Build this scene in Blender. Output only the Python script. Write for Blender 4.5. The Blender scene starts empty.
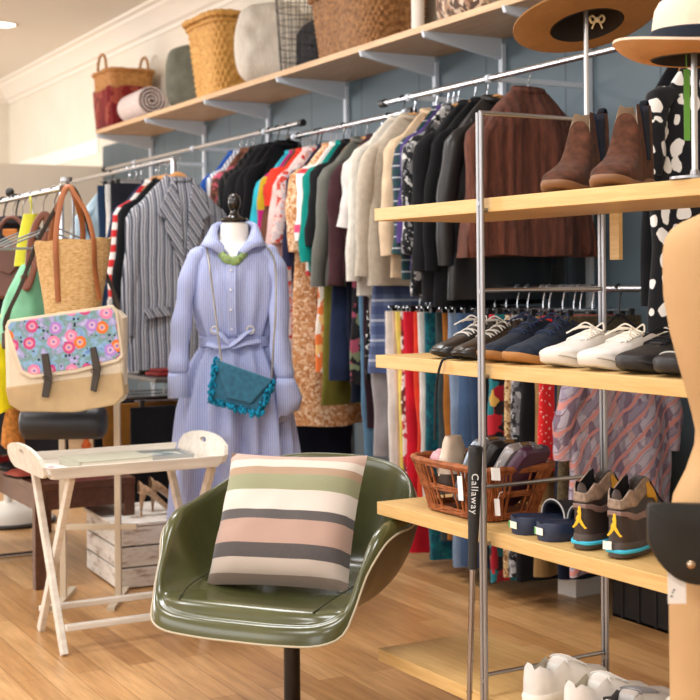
import bpy, math, random
from math import sin, cos, pi, radians, sqrt, atan2
from mathutils import Vector, Matrix, noise

C = bpy.context.scene.collection
random.seed(7)
# ------------------------------------------------------------------ camera geometry
FPX, CAMH, TH, ROLL = 1350.0, 1.25, radians(28.7), radians(0.5)
FW = Vector((sin(TH), cos(TH), 0)); RT = Vector((cos(TH), -sin(TH), 0)); UP = Vector((0, 0, 1))
R2 = RT * cos(ROLL) - UP * sin(ROLL); U2 = RT * sin(ROLL) + UP * cos(ROLL)
CAM = Vector((0, 0, CAMH))
def ray(px, py): return FW + R2 * ((px - 350) / FPX) + U2 * ((280 - py) / FPX)
def at(px, py, d): return CAM + ray(px, py) * d
def on_x(px, py, x): r = ray(px, py); return CAM + r * (x / r.x)
def on_y(px, py, y): r = ray(px, py); return CAM + r * (y / r.y)
def on_z(px, py, z): r = ray(px, py); return CAM + r * ((z - CAMH) / r.z)
def lerp(a, b, t): return a + (b - a) * t
def clamp(t, a=0., b=1.): return max(a, min(b, t))
def sm(a, b, t): t = clamp((t - a) / (b - a)); return t * t * (3 - 2 * t)
def interp(x, xs, ys):
    if x <= xs[0]: return ys[0]
    for i in range(1, len(xs)):
        if x <= xs[i]: return lerp(ys[i - 1], ys[i], (x - xs[i - 1]) / (xs[i] - xs[i - 1]))
    return ys[-1]
def spline(pts, n, closed=False):
    P = [Vector(p) for p in pts]; out = []; m = len(P)
    segs = m if closed else m - 1
    for i in range(segs):
        p1, p2 = P[i], P[(i + 1) % m]
        p0 = P[(i - 1) % m] if (closed or i > 0) else p1 * 2 - p2
        p3 = P[(i + 2) % m] if (closed or i + 2 < m) else p2 * 2 - p1
        for k in range(n):
            t = k / n
            out.append(0.5 * (2 * p1 + (p2 - p0) * t + (2 * p0 - 5 * p1 + 4 * p2 - p3) * t * t + (3 * p1 - p0 - 3 * p2 + p3) * t ** 3))
    if not closed: out.append(P[-1])
    return out

# ------------------------------------------------------------------ materials
def lin(c):
    if isinstance(c, str):
        c = tuple(int(c[i:i + 2], 16) for i in (0, 2, 4))
    return tuple(((v / 255) / 12.92 if v / 255 <= .04045 else ((v / 255 + .055) / 1.055) ** 2.4) for v in c) + (1.0,)
class NT:
    def __init__(s, name, rough=.7, metal=0., spec=.5, coat=0., sheen=0.):
        s.m = bpy.data.materials.new(name); s.m.use_nodes = True
        s.t = s.m.node_tree; s.n = s.t.nodes; s.b = s.n['Principled BSDF']
        s.b.inputs['Roughness'].default_value = rough; s.b.inputs['Metallic'].default_value = metal
        s.b.inputs['Specular IOR Level'].default_value = spec
        s.b.inputs['Coat Weight'].default_value = coat; s.b.inputs['Sheen Weight'].default_value = sheen
        s.co = s.n.new('ShaderNodeTexCoord').outputs['Object']
    def node(s, typ, **kw):
        nd = s.n.new(typ)
        for k, v in kw.items():
            if k in ('operation', 'blend_type', 'data_type', 'feature', 'wave_type', 'bands_direction', 'wave_profile', 'interpolation_type', 'distance'): setattr(nd, k, v)
            else:
                key = k.replace('_', ' ')
                s.inp(nd.inputs[key], v)
        return nd
    def inp(s, sock, v):
        if isinstance(v, bpy.types.NodeSocket): s.t.links.new(v, sock)
        else: sock.default_value = v
    def math(s, op, a, b=0.0):
        nd = s.n.new('ShaderNodeMath'); nd.operation = op; s.inp(nd.inputs[0], a); s.inp(nd.inputs[1], b); return nd.outputs[0]
    def xyz(s, co=None):
        nd = s.n.new('ShaderNodeSeparateXYZ'); s.t.links.new(co or s.co, nd.inputs[0]); return nd.outputs
    def mapping(s, scale=(1, 1, 1), rot=(0, 0, 0), loc=(0, 0, 0), co=None):
        nd = s.n.new('ShaderNodeMapping'); s.t.links.new(co or s.co, nd.inputs[0])
        nd.inputs['Scale'].default_value = scale; nd.inputs['Rotation'].default_value = rot; nd.inputs['Location'].default_value = loc
        return nd.outputs[0]
    def noise(s, scale, detail=3, co=None, rough=.5):
        return s.node('ShaderNodeTexNoise', Vector=co or s.co, Scale=scale, Detail=detail, Roughness=rough).outputs
    def ramp(s, fac, stops, const=False):
        nd = s.n.new('ShaderNodeValToRGB'); s.t.links.new(fac, nd.inputs[0]); r = nd.color_ramp
        r.interpolation = 'CONSTANT' if const else 'LINEAR'
        while len(r.elements) < len(stops): r.elements.new(.5)
        for e, (p, c) in zip(r.elements, stops): e.position = p; e.color = lin(c)
        return nd.outputs[0]
    def mix(s, fac, a, b, mode='MIX'):
        nd = s.n.new('ShaderNodeMix'); nd.data_type = 'RGBA'; nd.blend_type = mode
        s.inp(nd.inputs[0], fac)
        for i, v in ((6, a), (7, b)):
            s.inp(nd.inputs[i], lin(v) if (isinstance(v, str) or (isinstance(v, tuple) and len(v) == 3)) else v)
        return nd.outputs[2]
    def col(s, v): s.inp(s.b.inputs['Base Color'], lin(v) if not isinstance(v, bpy.types.NodeSocket) else v); return s
    def bump(s, h, strength=.3, dist=.002):
        nd = s.n.new('ShaderNodeBump'); nd.inputs['Strength'].default_value = strength; nd.inputs['Distance'].default_value = dist
        s.t.links.new(h, nd.inputs['Height']); s.t.links.new(nd.outputs[0], s.b.inputs['Normal']); return s
_mc = {}
def cached(f):
    def g(*a, **k):
        key = (f.__name__, repr(a), repr(k))
        if key not in _mc: _mc[key] = f(*a, **k)
        return _mc[key]
    return g
@cached
def plain(c, rough=.5, metal=0., spec=.5, coat=0.): return NT('plain_' + str(len(_mc)), rough, metal, spec, coat).col(c).m
@cached
def fab(c, rough=.88, var=.12, weave=600, bs=.25):
    n = NT('fabric_' + str(len(_mc)), rough, spec=.12, sheen=.03)
    k = n.noise(9, 4)[0]
    a = n.ramp(k, [(.3, tuple(int(v * (1 - var)) for v in hx(c))), (.7, tuple(min(255, int(v * (1 + var * .6)) + 2) for v in hx(c)))])
    n.col(a); n.bump(n.math('ADD', n.math('MULTIPLY', n.noise(1, 4, n.mapping((16, 16, 3)))[0], 10.), n.noise(weave, 2)[0]), bs * 2, .0018); return n.m
def hx(c): return tuple(int(c[i:i + 2], 16) for i in (0, 2, 4)) if isinstance(c, str) else c
@cached
def knit(c, scale=140):
    n = NT('knit_' + str(len(_mc)), .95, spec=.15, sheen=.3)
    w = n.node('ShaderNodeTexWave', Vector=n.mapping((1, 1, .35)), Scale=scale, Distortion=3., Detail=2.).outputs[1]
    k = n.noise(40, 4)[0]
    n.col(n.mix(.5, n.ramp(k, [(.3, tuple(int(v * .82) for v in hx(c))), (.7, c)]), n.ramp(w, [(0, tuple(int(v * .9) for v in hx(c))), (1, c)])))
    n.bump(w, .6, .003); return n.m
@cached
def floral(cols, scale=28, mode='cells', rnd=1.0, sq=(1, 1, 1), thr=.42):
    n = NT('print_' + str(len(_mc)), .85, spec=.2, sheen=.1)
    dn = n.noise(scale * .6, 3)[1]
    co = n.mix(.06, n.mapping(sq), dn, 'ADD')
    v = n.node('ShaderNodeTexVoronoi', Vector=co, Scale=scale, Randomness=rnd)
    r = n.xyz(v.outputs['Color'])[0]
    N = len(cols)
    a = n.ramp(r, [(i / N, c) for i, c in enumerate(cols)], True)
    if mode == 'dots':
        f = n.math('LESS_THAN', v.outputs['Distance'], thr)
        a = n.mix(f, cols[0], n.ramp(r, [(i / (N - 1), c) for i, c in enumerate(cols[1:])], True))
    n.col(a); n.bump(n.noise(500, 2)[0], .2, .001); return n.m
@cached
def stripes(axis, period, stops, rough=.85, wob=0.0, rot=0.0):
    n = NT('stripe_' + str(len(_mc)), rough, spec=.2, sheen=.1)
    co = n.mapping((1, 1, 1), (0, rot, 0))
    x = n.xyz(co)[axis]
    if wob: x = n.math('ADD', x, n.math('MULTIPLY', n.noise(6, 2)[0], wob))
    f = n.math('FRACT', n.math('ADD', n.math('DIVIDE', x, period), 50.0))
    n.col(n.ramp(f, stops, True)); n.bump(n.noise(450, 2)[0], .2, .001); return n.m
@cached
def plaid(base, a, b, period=.07):
    n = NT('plaid_' + str(len(_mc)), .85, spec=.2, sheen=.1)
    X = n.xyz()
    f1 = n.math('FRACT', n.math('ADD', n.math('DIVIDE', X[0], period), 50.)); f2 = n.math('FRACT', n.math('ADD', n.math('DIVIDE', X[2], period), 50.))
    g1 = n.math('LESS_THAN', f1, .4); g2 = n.math('LESS_THAN', f2, .42)
    t1 = n.math('LESS_THAN', n.math('ABSOLUTE', n.math('SUBTRACT', f2, .7)), .06)
    c = n.mix(n.math('MULTIPLY', g1, .5), base, a); c = n.mix(n.math('MULTIPLY', g2, .6), c, a); c = n.mix(n.math('MULTIPLY', t1, .8), c, b)
    n.col(c); n.bump(n.noise(450, 2)[0], .2, .001); return n.m
@cached
def fur(c1, c2, seams=True, sc=1.0):
    n = NT('fur_' + str(len(_mc)), .7, spec=.3, sheen=.08)
    k = n.noise(22 * sc, 6, n.mapping((4, 4, .5)), .7)[0]
    w = n.node('ShaderNodeTexWave', Vector=n.mapping((1, .2, 0.02)), Scale=8.5 if seams else 30, Distortion=1.2, Detail=3.).outputs[1]
    c = n.ramp(k, [(.3, c1), (.72, c2)])
    if seams: c = n.mix(n.math('MULTIPLY', w, .35), c, c1)
    n.col(c); n.bump(n.math('ADD', n.noise(160, 4, n.mapping((3, 3, .6)))[0], n.math('MULTIPLY', w, .8)), .9, .008); return n.m
@cached
def wood(c1, c2, axis=1, scale=1., rough=.42, stretch=14):
    n = NT('wood_' + str(len(_mc)), rough, spec=.35)
    s = [stretch, stretch, stretch]; s[axis] = 1.
    co = n.mapping(tuple(s))
    k = n.noise(3.2 * scale, 6, co, .6)[0]; k2 = n.noise(14 * scale, 3, co)[0]
    n.col(n.ramp(n.math('ADD', n.math('MULTIPLY', k, .7), n.math('MULTIPLY', k2, .3)), [(.3, c1), (.68, c2)])); n.bump(k2, .12, .001); return n.m
@cached
def leather(c, rough=.42, grain=220, bs=.25, coat=.0, spec=.5):
    n = NT('leather_' + str(len(_mc)), rough, spec=spec, coat=coat)
    n.b.inputs['Coat Roughness'].default_value = .2
    v = n.node('ShaderNodeTexVoronoi', Vector=n.co, Scale=grain).outputs['Distance']
    k = n.noise(7, 4)[0]
    n.col(n.ramp(k, [(.3, tuple(int(x * .86) for x in hx(c))), (.7, tuple(min(255, int(x * 1.08) + 1) for x in hx(c)))])); n.bump(v, bs, .0012); return n.m
@cached
def suede(c):
    n = NT('suede_' + str(len(_mc)), .95, spec=.12, sheen=.06)
    k = n.noise(55, 5)[0]
    n.col(n.ramp(k, [(.25, tuple(int(x * .72) for x in hx(c))), (.75, tuple(min(255, int(x * 1.15)) for x in hx(c)))])); n.bump(n.noise(700, 2)[0], .3, .001); return n.m
@cached
def wicker(c1, c2, rough=.6):
    n = NT('wicker_' + str(len(_mc)), rough, spec=.3)
    k = n.noise(45, 3)[0]; n.col(n.ramp(k, [(.3, c1), (.7, c2)])); n.bump(n.noise(260, 2)[0], .3, .002); return n.m
def glow(c, s):
    n = NT('lit_' + str(len(_mc)) + str(s)); n.col(c); n.b.inputs['Emission Color'].default_value = lin(c); n.b.inputs['Emission Strength'].default_value = s; return n.m
CHROME = plain('c9ccd2', .25, 1.0); STEEL = plain('a3a4a8', .38, 1.0); BLACKP = plain('141414', .4); WHITEP = plain('f2f0ec', .4)
DARK = plain('16161a', .8)

# ------------------------------------------------------------------ mesh builder
class MB:
    def __init__(s): s.v = []; s.f = []; s.mi = []; s.cur = 0; s.X = Matrix.Identity(4)
    def add(s, vs, fs):
        o = len(s.v); s.v += [tuple(s.X @ Vector(p)) for p in vs]; s.f += [tuple(i + o for i in f) for f in fs]; s.mi += [s.cur] * len(fs); return s
    def box(s, c, d, rot=None):
        M = (rot.to_4x4() if isinstance(rot, Matrix) else Matrix.Rotation(rot or 0, 4, 'Z'))
        vs = [Vector(c) + M @ Vector((x * d[0] / 2, y * d[1] / 2, z * d[2] / 2)) for x in (-1, 1) for y in (-1, 1) for z in (-1, 1)]
        return s.add(vs, [(0, 1, 3, 2), (4, 6, 7, 5), (0, 4, 5, 1), (2, 3, 7, 6), (0, 2, 6, 4), (1, 5, 7, 3)])
    def bar(s, a, b, w, h, up=(0, 0, 1)):
        a, b = Vector(a), Vector(b); t = (b - a).normalized(); u = Vector(up); x = t.cross(u)
        if x.length < 1e-4: x = Vector((1, 0, 0))
        x.normalize(); u = x.cross(t)
        vs = [p + x * (i * w / 2) + u * (j * h / 2) for p in (a, b) for i, j in ((-1, -1), (1, -1), (1, 1), (-1, 1))]
        return s.add(vs, [(0, 1, 2, 3), (7, 6, 5, 4), (0, 4, 5, 1), (1, 5, 6, 2), (2, 6, 7, 3), (3, 7, 4, 0)])
    def rows(s, rows, closed=True, cap0=False, cap1=False, loop=False):
        n = len(rows[0]); vs = [p for r in rows for p in r]; fs = []; m = len(rows)
        for i in range(m if loop else m - 1):
            i2 = (i + 1) % m
            for j in range(n if closed else n - 1):
                k = (j + 1) % n
                fs.append((i * n + j, i * n + k, i2 * n + k, i2 * n + j))
        if cap0: fs.append(tuple(range(n))[::-1])
        if cap1: fs.append(tuple((m - 1) * n + j for j in range(n)))
        return s.add(vs, fs)
    def tube(s, path, r, n=8, closed=False, caps=True, flat=1.0, up=None):
        P = [Vector(p) for p in path]; m = len(P); rs = r if isinstance(r, (list, tuple)) else [r] * m
        rows = []; pu = None
        for i, p in enumerate(P):
            t = (P[(i + 1) % m] - P[i - 1]) if (closed or 0 < i < m - 1) else (P[1] - P[0] if i == 0 else P[-1] - P[-2])
            if t.length < 1e-9: t = Vector((0, 0, 1))
            t.normalize()
            if pu is None:
                pu = Vector(up) if up else (Vector((0, 0, 1)) if abs(t.z) < .9 else Vector((1, 0, 0)))
            u = pu - t * pu.dot(t)
            if u.length < 1e-6: u = t.orthogonal()
            u.normalize(); pu = u; w = t.cross(u)
            rows.append([p + u * (rs[i] * flat * cos(2 * pi * j / n)) + w * (rs[i] * sin(2 * pi * j / n)) for j in range(n)])
        return s.rows(rows, True, caps and not closed, caps and not closed, closed)
    def lathe(s, prof, n=24, c=(0, 0, 0), cap=True):
        c = Vector(c)
        rows = [[c + Vector((r * cos(2 * pi * j / n), r * sin(2 * pi * j / n), z)) for j in range(n)] for r, z in prof]
        return s.rows(rows, True, cap, cap)
    def prism(s, outline, h, place=None):
        n = len(outline); pl = place or (lambda x, y, z: Vector((x, y, z)))
        return s.add([pl(x, y, 0) for x, y in outline] + [pl(x, y, h) for x, y in outline], [tuple(range(n))[::-1], tuple(range(n, 2 * n))] + [(i, (i + 1) % n, n + (i + 1) % n, n + i) for i in range(n)])
    def ball(s, c, r, n=12, sc=(1, 1, 1)):
        m = max(4, n // 2); c = Vector(c)
        rows = [[c + Vector((r * sc[0] * sin(pi * i / m) * cos(2 * pi * j / n), r * sc[1] * sin(pi * i / m) * sin(2 * pi * j / n), r * sc[2] * cos(pi * i / m))) for j in range(n)] for i in range(m + 1)]
        rows[0] = [p + Vector((1e-5 * cos(2 * pi * j / n), 1e-5 * sin(2 * pi * j / n), 0)) for j, p in enumerate(rows[0])]
        return s.rows(rows)
    def build(s, name, mats, parent=None, smooth=True, bevel=0., sub=0, solid=0., soff=-1, loc=None, rot=None, ang=40):
        me = bpy.data.meshes.new(name); me.from_pydata(s.v, [], s.f)
        for m in (mats if isinstance(mats, (list, tuple)) else [mats]): me.materials.append(m)
        me.polygons.foreach_set('material_index', s.mi)
        me.update()
        import bmesh
        b = bmesh.new(); b.from_mesh(me); bmesh.ops.recalc_face_normals(b, faces=b.faces[:]); b.to_mesh(me); b.free()
        if smooth:
            me.polygons.foreach_set('use_smooth', [True] * len(me.polygons))
            me.set_sharp_from_angle(angle=radians(ang))
        o = bpy.data.objects.new(name, me); C.objects.link(o)
        if parent: o.parent = parent
        if loc is not None: o.location = loc
        if rot is not None: o.rotation_euler = rot
        if solid: md = o.modifiers.new('solid', 'SOLIDIFY'); md.thickness = solid; md.offset = soff
        if bevel: md = o.modifiers.new('bevel', 'BEVEL'); md.width = bevel; md.segments = 2; md.limit_method = 'ANGLE'; md.angle_limit = radians(50)
        if sub: md = o.modifiers.new('sub', 'SUBSURF'); md.levels = sub; md.render_levels = sub
        return o
def tag(o, label, cat, group=None):
    o['label'] = label; o['category'] = cat
    if group: o['group'] = group
    return o
def thing(name, label, cat, loc=(0, 0, 0), rz=0., group=None, rot=None):
    o = bpy.data.objects.new(name, None); C.objects.link(o); o.location = loc; o.rotation_euler = rot or (0, 0, rz); o.empty_display_size = .05
    return tag(o, label, cat, group)
def struct(o): o['kind'] = 'structure'; return o
def copy_tree(root, label=None, group=None):
    r = root.copy(); C.objects.link(r)
    if label: r['label'] = label
    if group: r['group'] = group
    for ch in list(root.children):
        c = ch.copy(); C.objects.link(c); c.parent = r
        for g in ch.children:
            d = g.copy(); C.objects.link(d); d.parent = c
    return r
FACE = -TH   # rotation that turns a thing's local x to image right and local -y to the camera

# ------------------------------------------------------------------ the room
WX, FY, CZ = 3.75, 14.4, 3.36
X0, Y0 = -4.6, -3.2
def floor_mat():
    n = NT('floor_boards', .33, spec=.4)
    co = n.mapping((1, 1, 1), (0, 0, pi / 2))
    br = n.node('ShaderNodeTexBrick', Vector=co, Scale=1.0, Mortar_Size=.0016, Bias=0.0, Brick_Width=1.25, Row_Height=.092, Mortar_Smooth=.2)
    br.offset = .37
    br.inputs['Color1'].default_value = (0, 0, 0, 1); br.inputs['Color2'].default_value = (1, 1, 1, 1); br.inputs['Mortar'].default_value = (.35, .35, .35, 1)
    g = n.noise(2.2, 6, n.mapping((16, 1.1, 1)), .6)[0]; g2 = n.noise(2.2, 5, n.mapping((60, 3, 1)), .6)[0]
    base = n.ramp(br.outputs[0], [(0, (192, 144, 92)), (.5, (214, 167, 112)), (1, (232, 188, 134))])
    gr = n.ramp(n.math('ADD', n.math('MULTIPLY', g, .6), n.math('MULTIPLY', g2, .4)), [(.32, (168, 150, 128)), (.7, (255, 252, 246))])
    c = n.mix(.75, base, gr, 'MULTIPLY')
    c = n.mix(n.math('MULTIPLY', br.outputs['Fac'], .55), c, (120, 78, 44))
    n.col(c); n.bump(n.math('SUBTRACT', g2, br.outputs['Fac']), .08, .001)
    return n.m
m = MB(); m.box(((X0 + WX) / 2, (Y0 + FY) / 2, -.05), (WX - X0, FY - Y0, .1)); struct(m.build('floor', floor_mat(), smooth=False))
CREAM = NT('cream_paint', .8, spec=.2); CREAM.col(CREAM.ramp(CREAM.noise(3, 3)[0], [(.3, (226, 219, 205)), (.7, (231, 225, 212))])); CREAM = CREAM.m
CEIL = NT('ceiling_paint', .85, spec=.2).col((226, 220, 210)).m
def slate_mat():
    n = NT('slate_panel', .55, spec=.35)
    k = n.noise(1.1, 2)[0]
    c = n.ramp(k, [(.3, (82, 98, 108)), (.7, (98, 114, 123))])
    y = n.xyz()[1]
    f = n.math('FRACT', n.math('DIVIDE', n.math('ADD', y, 20.), .62))
    c = n.mix(n.math('MULTIPLY', n.math('LESS_THAN', f, .018), .6), c, (38, 48, 56))
    n.col(c); return n.m
m = MB(); m.box((WX + .06, (Y0 + FY) / 2, CZ / 2), (.12, FY - Y0, CZ)); struct(m.build('wall_right', CREAM, smooth=False))
m = MB(); m.box(((X0 + WX) / 2, FY + .06, CZ / 2), (WX - X0, .12, CZ)); struct(m.build('wall_far', CREAM, smooth=False))
m = MB(); m.box((X0 - .06, (Y0 + FY) / 2, CZ / 2), (.12, FY - Y0, CZ)); struct(m.build('wall_left', CREAM, smooth=False))
m = MB(); m.box(((X0 + WX) / 2, Y0 - .06, CZ / 2), (WX - X0, .12, CZ)); struct(m.build('wall_back', CREAM, smooth=False))
m = MB(); m.box(((X0 + WX) / 2, (Y0 + FY) / 2, CZ + .05), (WX - X0, FY - Y0, .1)); struct(m.build('ceiling', CEIL, smooth=False))
m = MB(); m.box((WX - .008, (2.0 + 11.25) / 2, 1.21), (.016, 9.25, 2.42)); o = m.build('wall_panel', slate_mat(), smooth=False); struct(o)
# cornice: stepped cove along the right wall and the far wall
prof = [(0, 0), (.015, 0), (.02, .03), (.05, .045), (.07, .075), (.12, .13), (.15, .15), (.16, .17), (.2, .178), (.2, .2), (0, .2)]
m = MB(); m.rows([[(WX - a, y, CZ - .2 + b) for a, b in prof] for y in (Y0, FY)], True, True, True); struct(m.build('trim_1', plain((236, 230, 220), .6), ang=25))
m = MB(); m.rows([[(x, FY - a, CZ - .2 + b) for a, b in prof] for x in (X0, WX)], True, True, True); struct(m.build('trim_2', plain((236, 230, 220), .6), ang=25))
# low partition in front of the far corner; behind it a white strip standing in for sunlight on the wall
m = MB(); m.box((2.2, 11.32, 1.125), (3.1, .1, 2.25)); struct(m.build('wall_partition', CREAM, smooth=False))
m = MB(); m.box((WX - .006, 12.9, 2.44), (.012, 3.0, .13)); struct(m.build('painted_light_streak', plain((248, 246, 240), .5), smooth=False))
m = MB(); m.box((WX - .01, 3.0, .06), (.02, 12, .12)); struct(m.build('baseboard_right', plain((230, 226, 216), .5), smooth=False))
# ------------------------------------------------------------------ wall shelf, uprights, brackets
SZ = 2.39
PALEW = wood((188, 150, 112), (222, 188, 148), 1, 1.0)
m = MB(); m.box(((3.29 + WX) / 2, (3.0 + 10.08) / 2, SZ + .016), (WX - 3.29, 7.08, .032))
tag(m.build('wall_shelf', PALEW, smooth=False, bevel=.002), 'long pale wooden shelf on white brackets high on the slate wall, holding baskets', 'shelf')
BRK = plain((206, 216, 228), .45)
for i, y in enumerate((10.02, 8.94, 7.87, 6.82, 5.86, 5.27, 4.63, 3.5)):
    wh = ['below the red-lined basket', 'below the rolled blanket', 'below the honey woven basket', 'below the wire basket', 'below the brown wicker basket', 'below the patterned cushion', 'behind the hat pole', 'at the near end of the shelf'][i]
    t = thing('shelf_bracket', 'white wall upright with a tapered shelf arm ' + wh, 'bracket', (WX - .018, y, .1), 0, 'shelf brackets')
    m = MB(); m.box((-.012, 0, 1.13), (.024, .032, 2.26)); m.build('upright', BRK, t, smooth=False, bevel=.002)
    zt = SZ - .1
    m = MB(); m.prism([(0, zt - .1), (-.02, zt - .1), (-.43, zt - .028), (-.44, zt), (0, zt)], .022, lambda x, y_, z: Vector((x - .02, z - .011, y_))); m.build('arm', BRK, t, smooth=False, bevel=.0015)
# ------------------------------------------------------------------ clothes rails
RX = 3.2
def wall_rail(y0, y1, z, label, arms, cap=True):
    t = thing('clothes_rail', label, 'rail', (RX, y0, z), 0, 'clothes rails on the slate wall')
    m = MB(); m.tube([(0, 0, 0), (0, y1 - y0, 0)], .0125, 12); m.build('bar', CHROME, t)
    if cap:
        for yy in (0, y1 - y0):
            m = MB(); m.tube([(0, yy - .02, 0), (0, yy + .02, 0)], .019, 12); m.build('end_cap', BLACKP, t)
    for ya in arms:
        m = MB(); m.bar((.012, ya - y0, .0), (WX - RX - .03, ya - y0, .0), .014, .022); m.tube([(0, ya - y0 - .012, 0), (0, ya - y0 + .012, 0)], .017, 12); m.build('rail_arm', BRK, t)
wall_rail(6.36, 9.6, 2.08, 'far chrome rail of black jackets on the slate wall, black end caps', (6.82, 7.87, 8.94))
wall_rail(5.25, 6.5, 2.015, 'chrome rail of blouses and dresses in the middle of the slate wall', (5.3, 6.45))
wall_rail(3.3, 5.5, 2.08, 'near chrome rail that carries the brown fur jacket', (3.5, 4.63, 5.27))
wall_rail(5.28, 6.5, 1.35, 'low chrome rail of skirts and plaid beneath the blouses', (5.3, 6.45), False)
wall_rail(2.6, 5.24, 1.21, 'low chrome rail of trousers and jeans behind the shoe rack', (3.5, 4.63), False)

# ------------------------------------------------------------------ garments
def hanger(label_short, X, Y, zr, sh, kind, w):
    t = thing('clothes_hanger', ('%s hanger holding the %s' % (kind, label_short)), 'hanger', (X, Y, zr - (.13 if kind != 'clip' else .1)), 0, 'hangers on the clothes rails')
    zo = 0 if kind != 'clip' else -.03
    m = MB()
    hk = [(0, 0, .02), (0, 0, .075 + zo)] + [(.0165 * cos(a), 0, .128 + zo + .018 * sin(a)) for a in [radians(q) for q in (-60, -20, 20, 60, 95, 130, 165)]]
    m.tube(hk, .0022 if kind != 'black' else .0036, 6); m.build('hook', CHROME if kind != 'black' else BLACKP, t)
    m = MB()
    if kind == 'wooden':
        path = spline([(-w * .28, 0, -.06), (-w * .14, 0, -.004), (0, 0, .04), (w * .14, 0, -.004), (w * .28, 0, -.06)], 4)
        m.tube(path, [.008 + .009 * sin(pi * i / (len(path) - 1)) for i in range(len(path))], 8, flat=1.1); m.build('shoulder_bar', wood((196, 138, 82), (226, 170, 112), 0), t)
    elif kind == 'black':
        path = spline([(-w * .28, 0, -.06), (-w * .14, 0, -.004), (0, 0, .035), (w * .14, 0, -.004), (w * .28, 0, -.06)], 4)
        m.tube(path, .007, 6); m.build('shoulder_bar', BLACKP, t)
    else:
        m.tube([(-w * .45, 0, .02), (w * .45, 0, .02)], .004, 6); cb = m.build('clip_bar', CHROME, t)
        for sx in (-1, 1):
            m = MB(); m.box((sx * w * .38, 0, .0), (.025, .016, .05)); m.build('clip', BLACKP, cb, smooth=False, bevel=.003)
def garment(name, label, short, cat, X, Y, zr, bot, w, th, mat, sleeve=.55, kind='wooden', wb=None, style='top', seed=0, group=None, sm_mat=None, flare=.0, hang=True, drop=.085, ridge=0.):
    top = zr - drop; H = top - bot; wb = wb or w * 1.0
    t = thing(name, label, cat, (X, Y, bot), 0, group)
    rnd = random.Random(seed * 17 + 3); ph = [rnd.uniform(0, 6.28) for _ in range(6)]
    N = 40 if not ridge else 120; rows = []
    zs = [0, .006, .02, .04, .065, .09, .12, .16, .2, .24] if style == 'top' else [0, .01, .04, .1]
    k = max(6, int((H - zs[-1]) / .035)); z1 = zs[-1]
    zs += [z1 + (H - z1) * (i + 1) / k for i in range(k)]
    for dz in zs:
        u = dz / H
        if style == 'top':
            hw = lerp(.065, w / 2, clamp(dz / .2) ** .82) if dz < .2 else lerp(w / 2, wb / 2, (dz - .2) / (H - .2))
            tt = th * lerp(.35, 1.0, sm(0, .16, dz))
        else:
            hw = lerp(w / 2, wb / 2, u); tt = th * lerp(.55, 1.0, sm(0, .2, dz))
        row = []
        for j in range(N):
            a = 2 * pi * j / N; ca, sa = cos(a), sin(a)
            x = hw * math.copysign(abs(ca) ** .7, ca); y = tt / 2 * math.copysign(abs(sa) ** .7, sa)
            g = clamp(dz / .2)
            fold = sin(x / hw * 4.2 + ph[0] + .8 * u) * .5 + sin(x / hw * 8.1 + ph[1] - u * 1.3) * .35
            y += g * (th * .16 + flare * u) * fold
            x += g * .012 * noise.noise((x * 6 + ph[2], y * 20, dz * 5 + ph[3])) + g * flare * .4 * u * sin(dz * 3 + ph[4]) * .3
            y += g * .008 * noise.noise((x * 14, ph[2], dz * 9))
            if ridge: y += math.copysign(ridge * abs(sin(x * 62 + ph[0] + .4 * sin(dz * 5))), y) * clamp(dz / .12)
            if style == 'legs' and u > .3:
                pinch = sm(.3, .42, u) * math.exp(-(x / (hw * .16)) ** 2)
                y *= (1 - .85 * pinch)
            z = H - dz
            if dz == zs[-1]: z += .012 * noise.noise((x * 8, ph[1], 0))
            row.append((x, y, z))
        rows.append(row)
    m = MB(); m.rows(rows, True, True, True); m.build('body', mat, t, ang=75)
    if style == 'top' and sleeve > 0:
        for sx in (-1, 1):
            L = min(sleeve - .06, H - .12); pth = []; rr = []
            for i in range(15):
                q = (i / 14) ** 1.4
                pth.append((sx * (w / 2 - .1 + .075 * sm(0, .16, q) + .045 * sin(q * 1.5) + .008 * sin(q * 7 + ph[4])), .012 * sin(q * 3 + ph[5]), H - .105 - (L + .045) * q + .02 * sm(0, .12, q) * 0))
                rr.append(lerp(.018, .05, sm(0, .2, q)) * (1 - .22 * q) + .003 * sin(q * 19 + ph[0]))
            m = MB(); m.tube(pth, rr, 12, flat=.8, up=(0, 1, 0)); m.build('sleeve', sm_mat or mat, t, ang=80)
    if style == 'top':
        m = MB(); m.tube([(.072 * cos(a), .03 * sin(a), H - .008 + .012 * sin(a)) for a in [2 * pi * i / 16 for i in range(16)]], .011, 8, True); m.build('collar', sm_mat or mat, t)
    if hang: hanger(short, X, Y, zr, top, kind if style == 'top' else 'clip', w)
    return t
def put(px, py, w, X=RX): return on_x(px, py, X - w / 2 - .015).y
def zb(px, yb, w, X=RX): return on_x(px, yb, X - w / 2).z
BK = '17181b'
DRESSF = floral(((226, 196, 190), (214, 150, 140), (222, 205, 200), (196, 70, 58), (200, 186, 190), (230, 200, 194)), 50)
ORF = floral(((198, 140, 90), (224, 184, 144), (178, 118, 72), (240, 216, 186), (206, 148, 100)), 85)
BWF = floral(((28, 29, 33), (196, 196, 194), (40, 41, 46), (120, 121, 124), (24, 25, 28)), 52, sq=(1, 1, .6))
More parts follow.
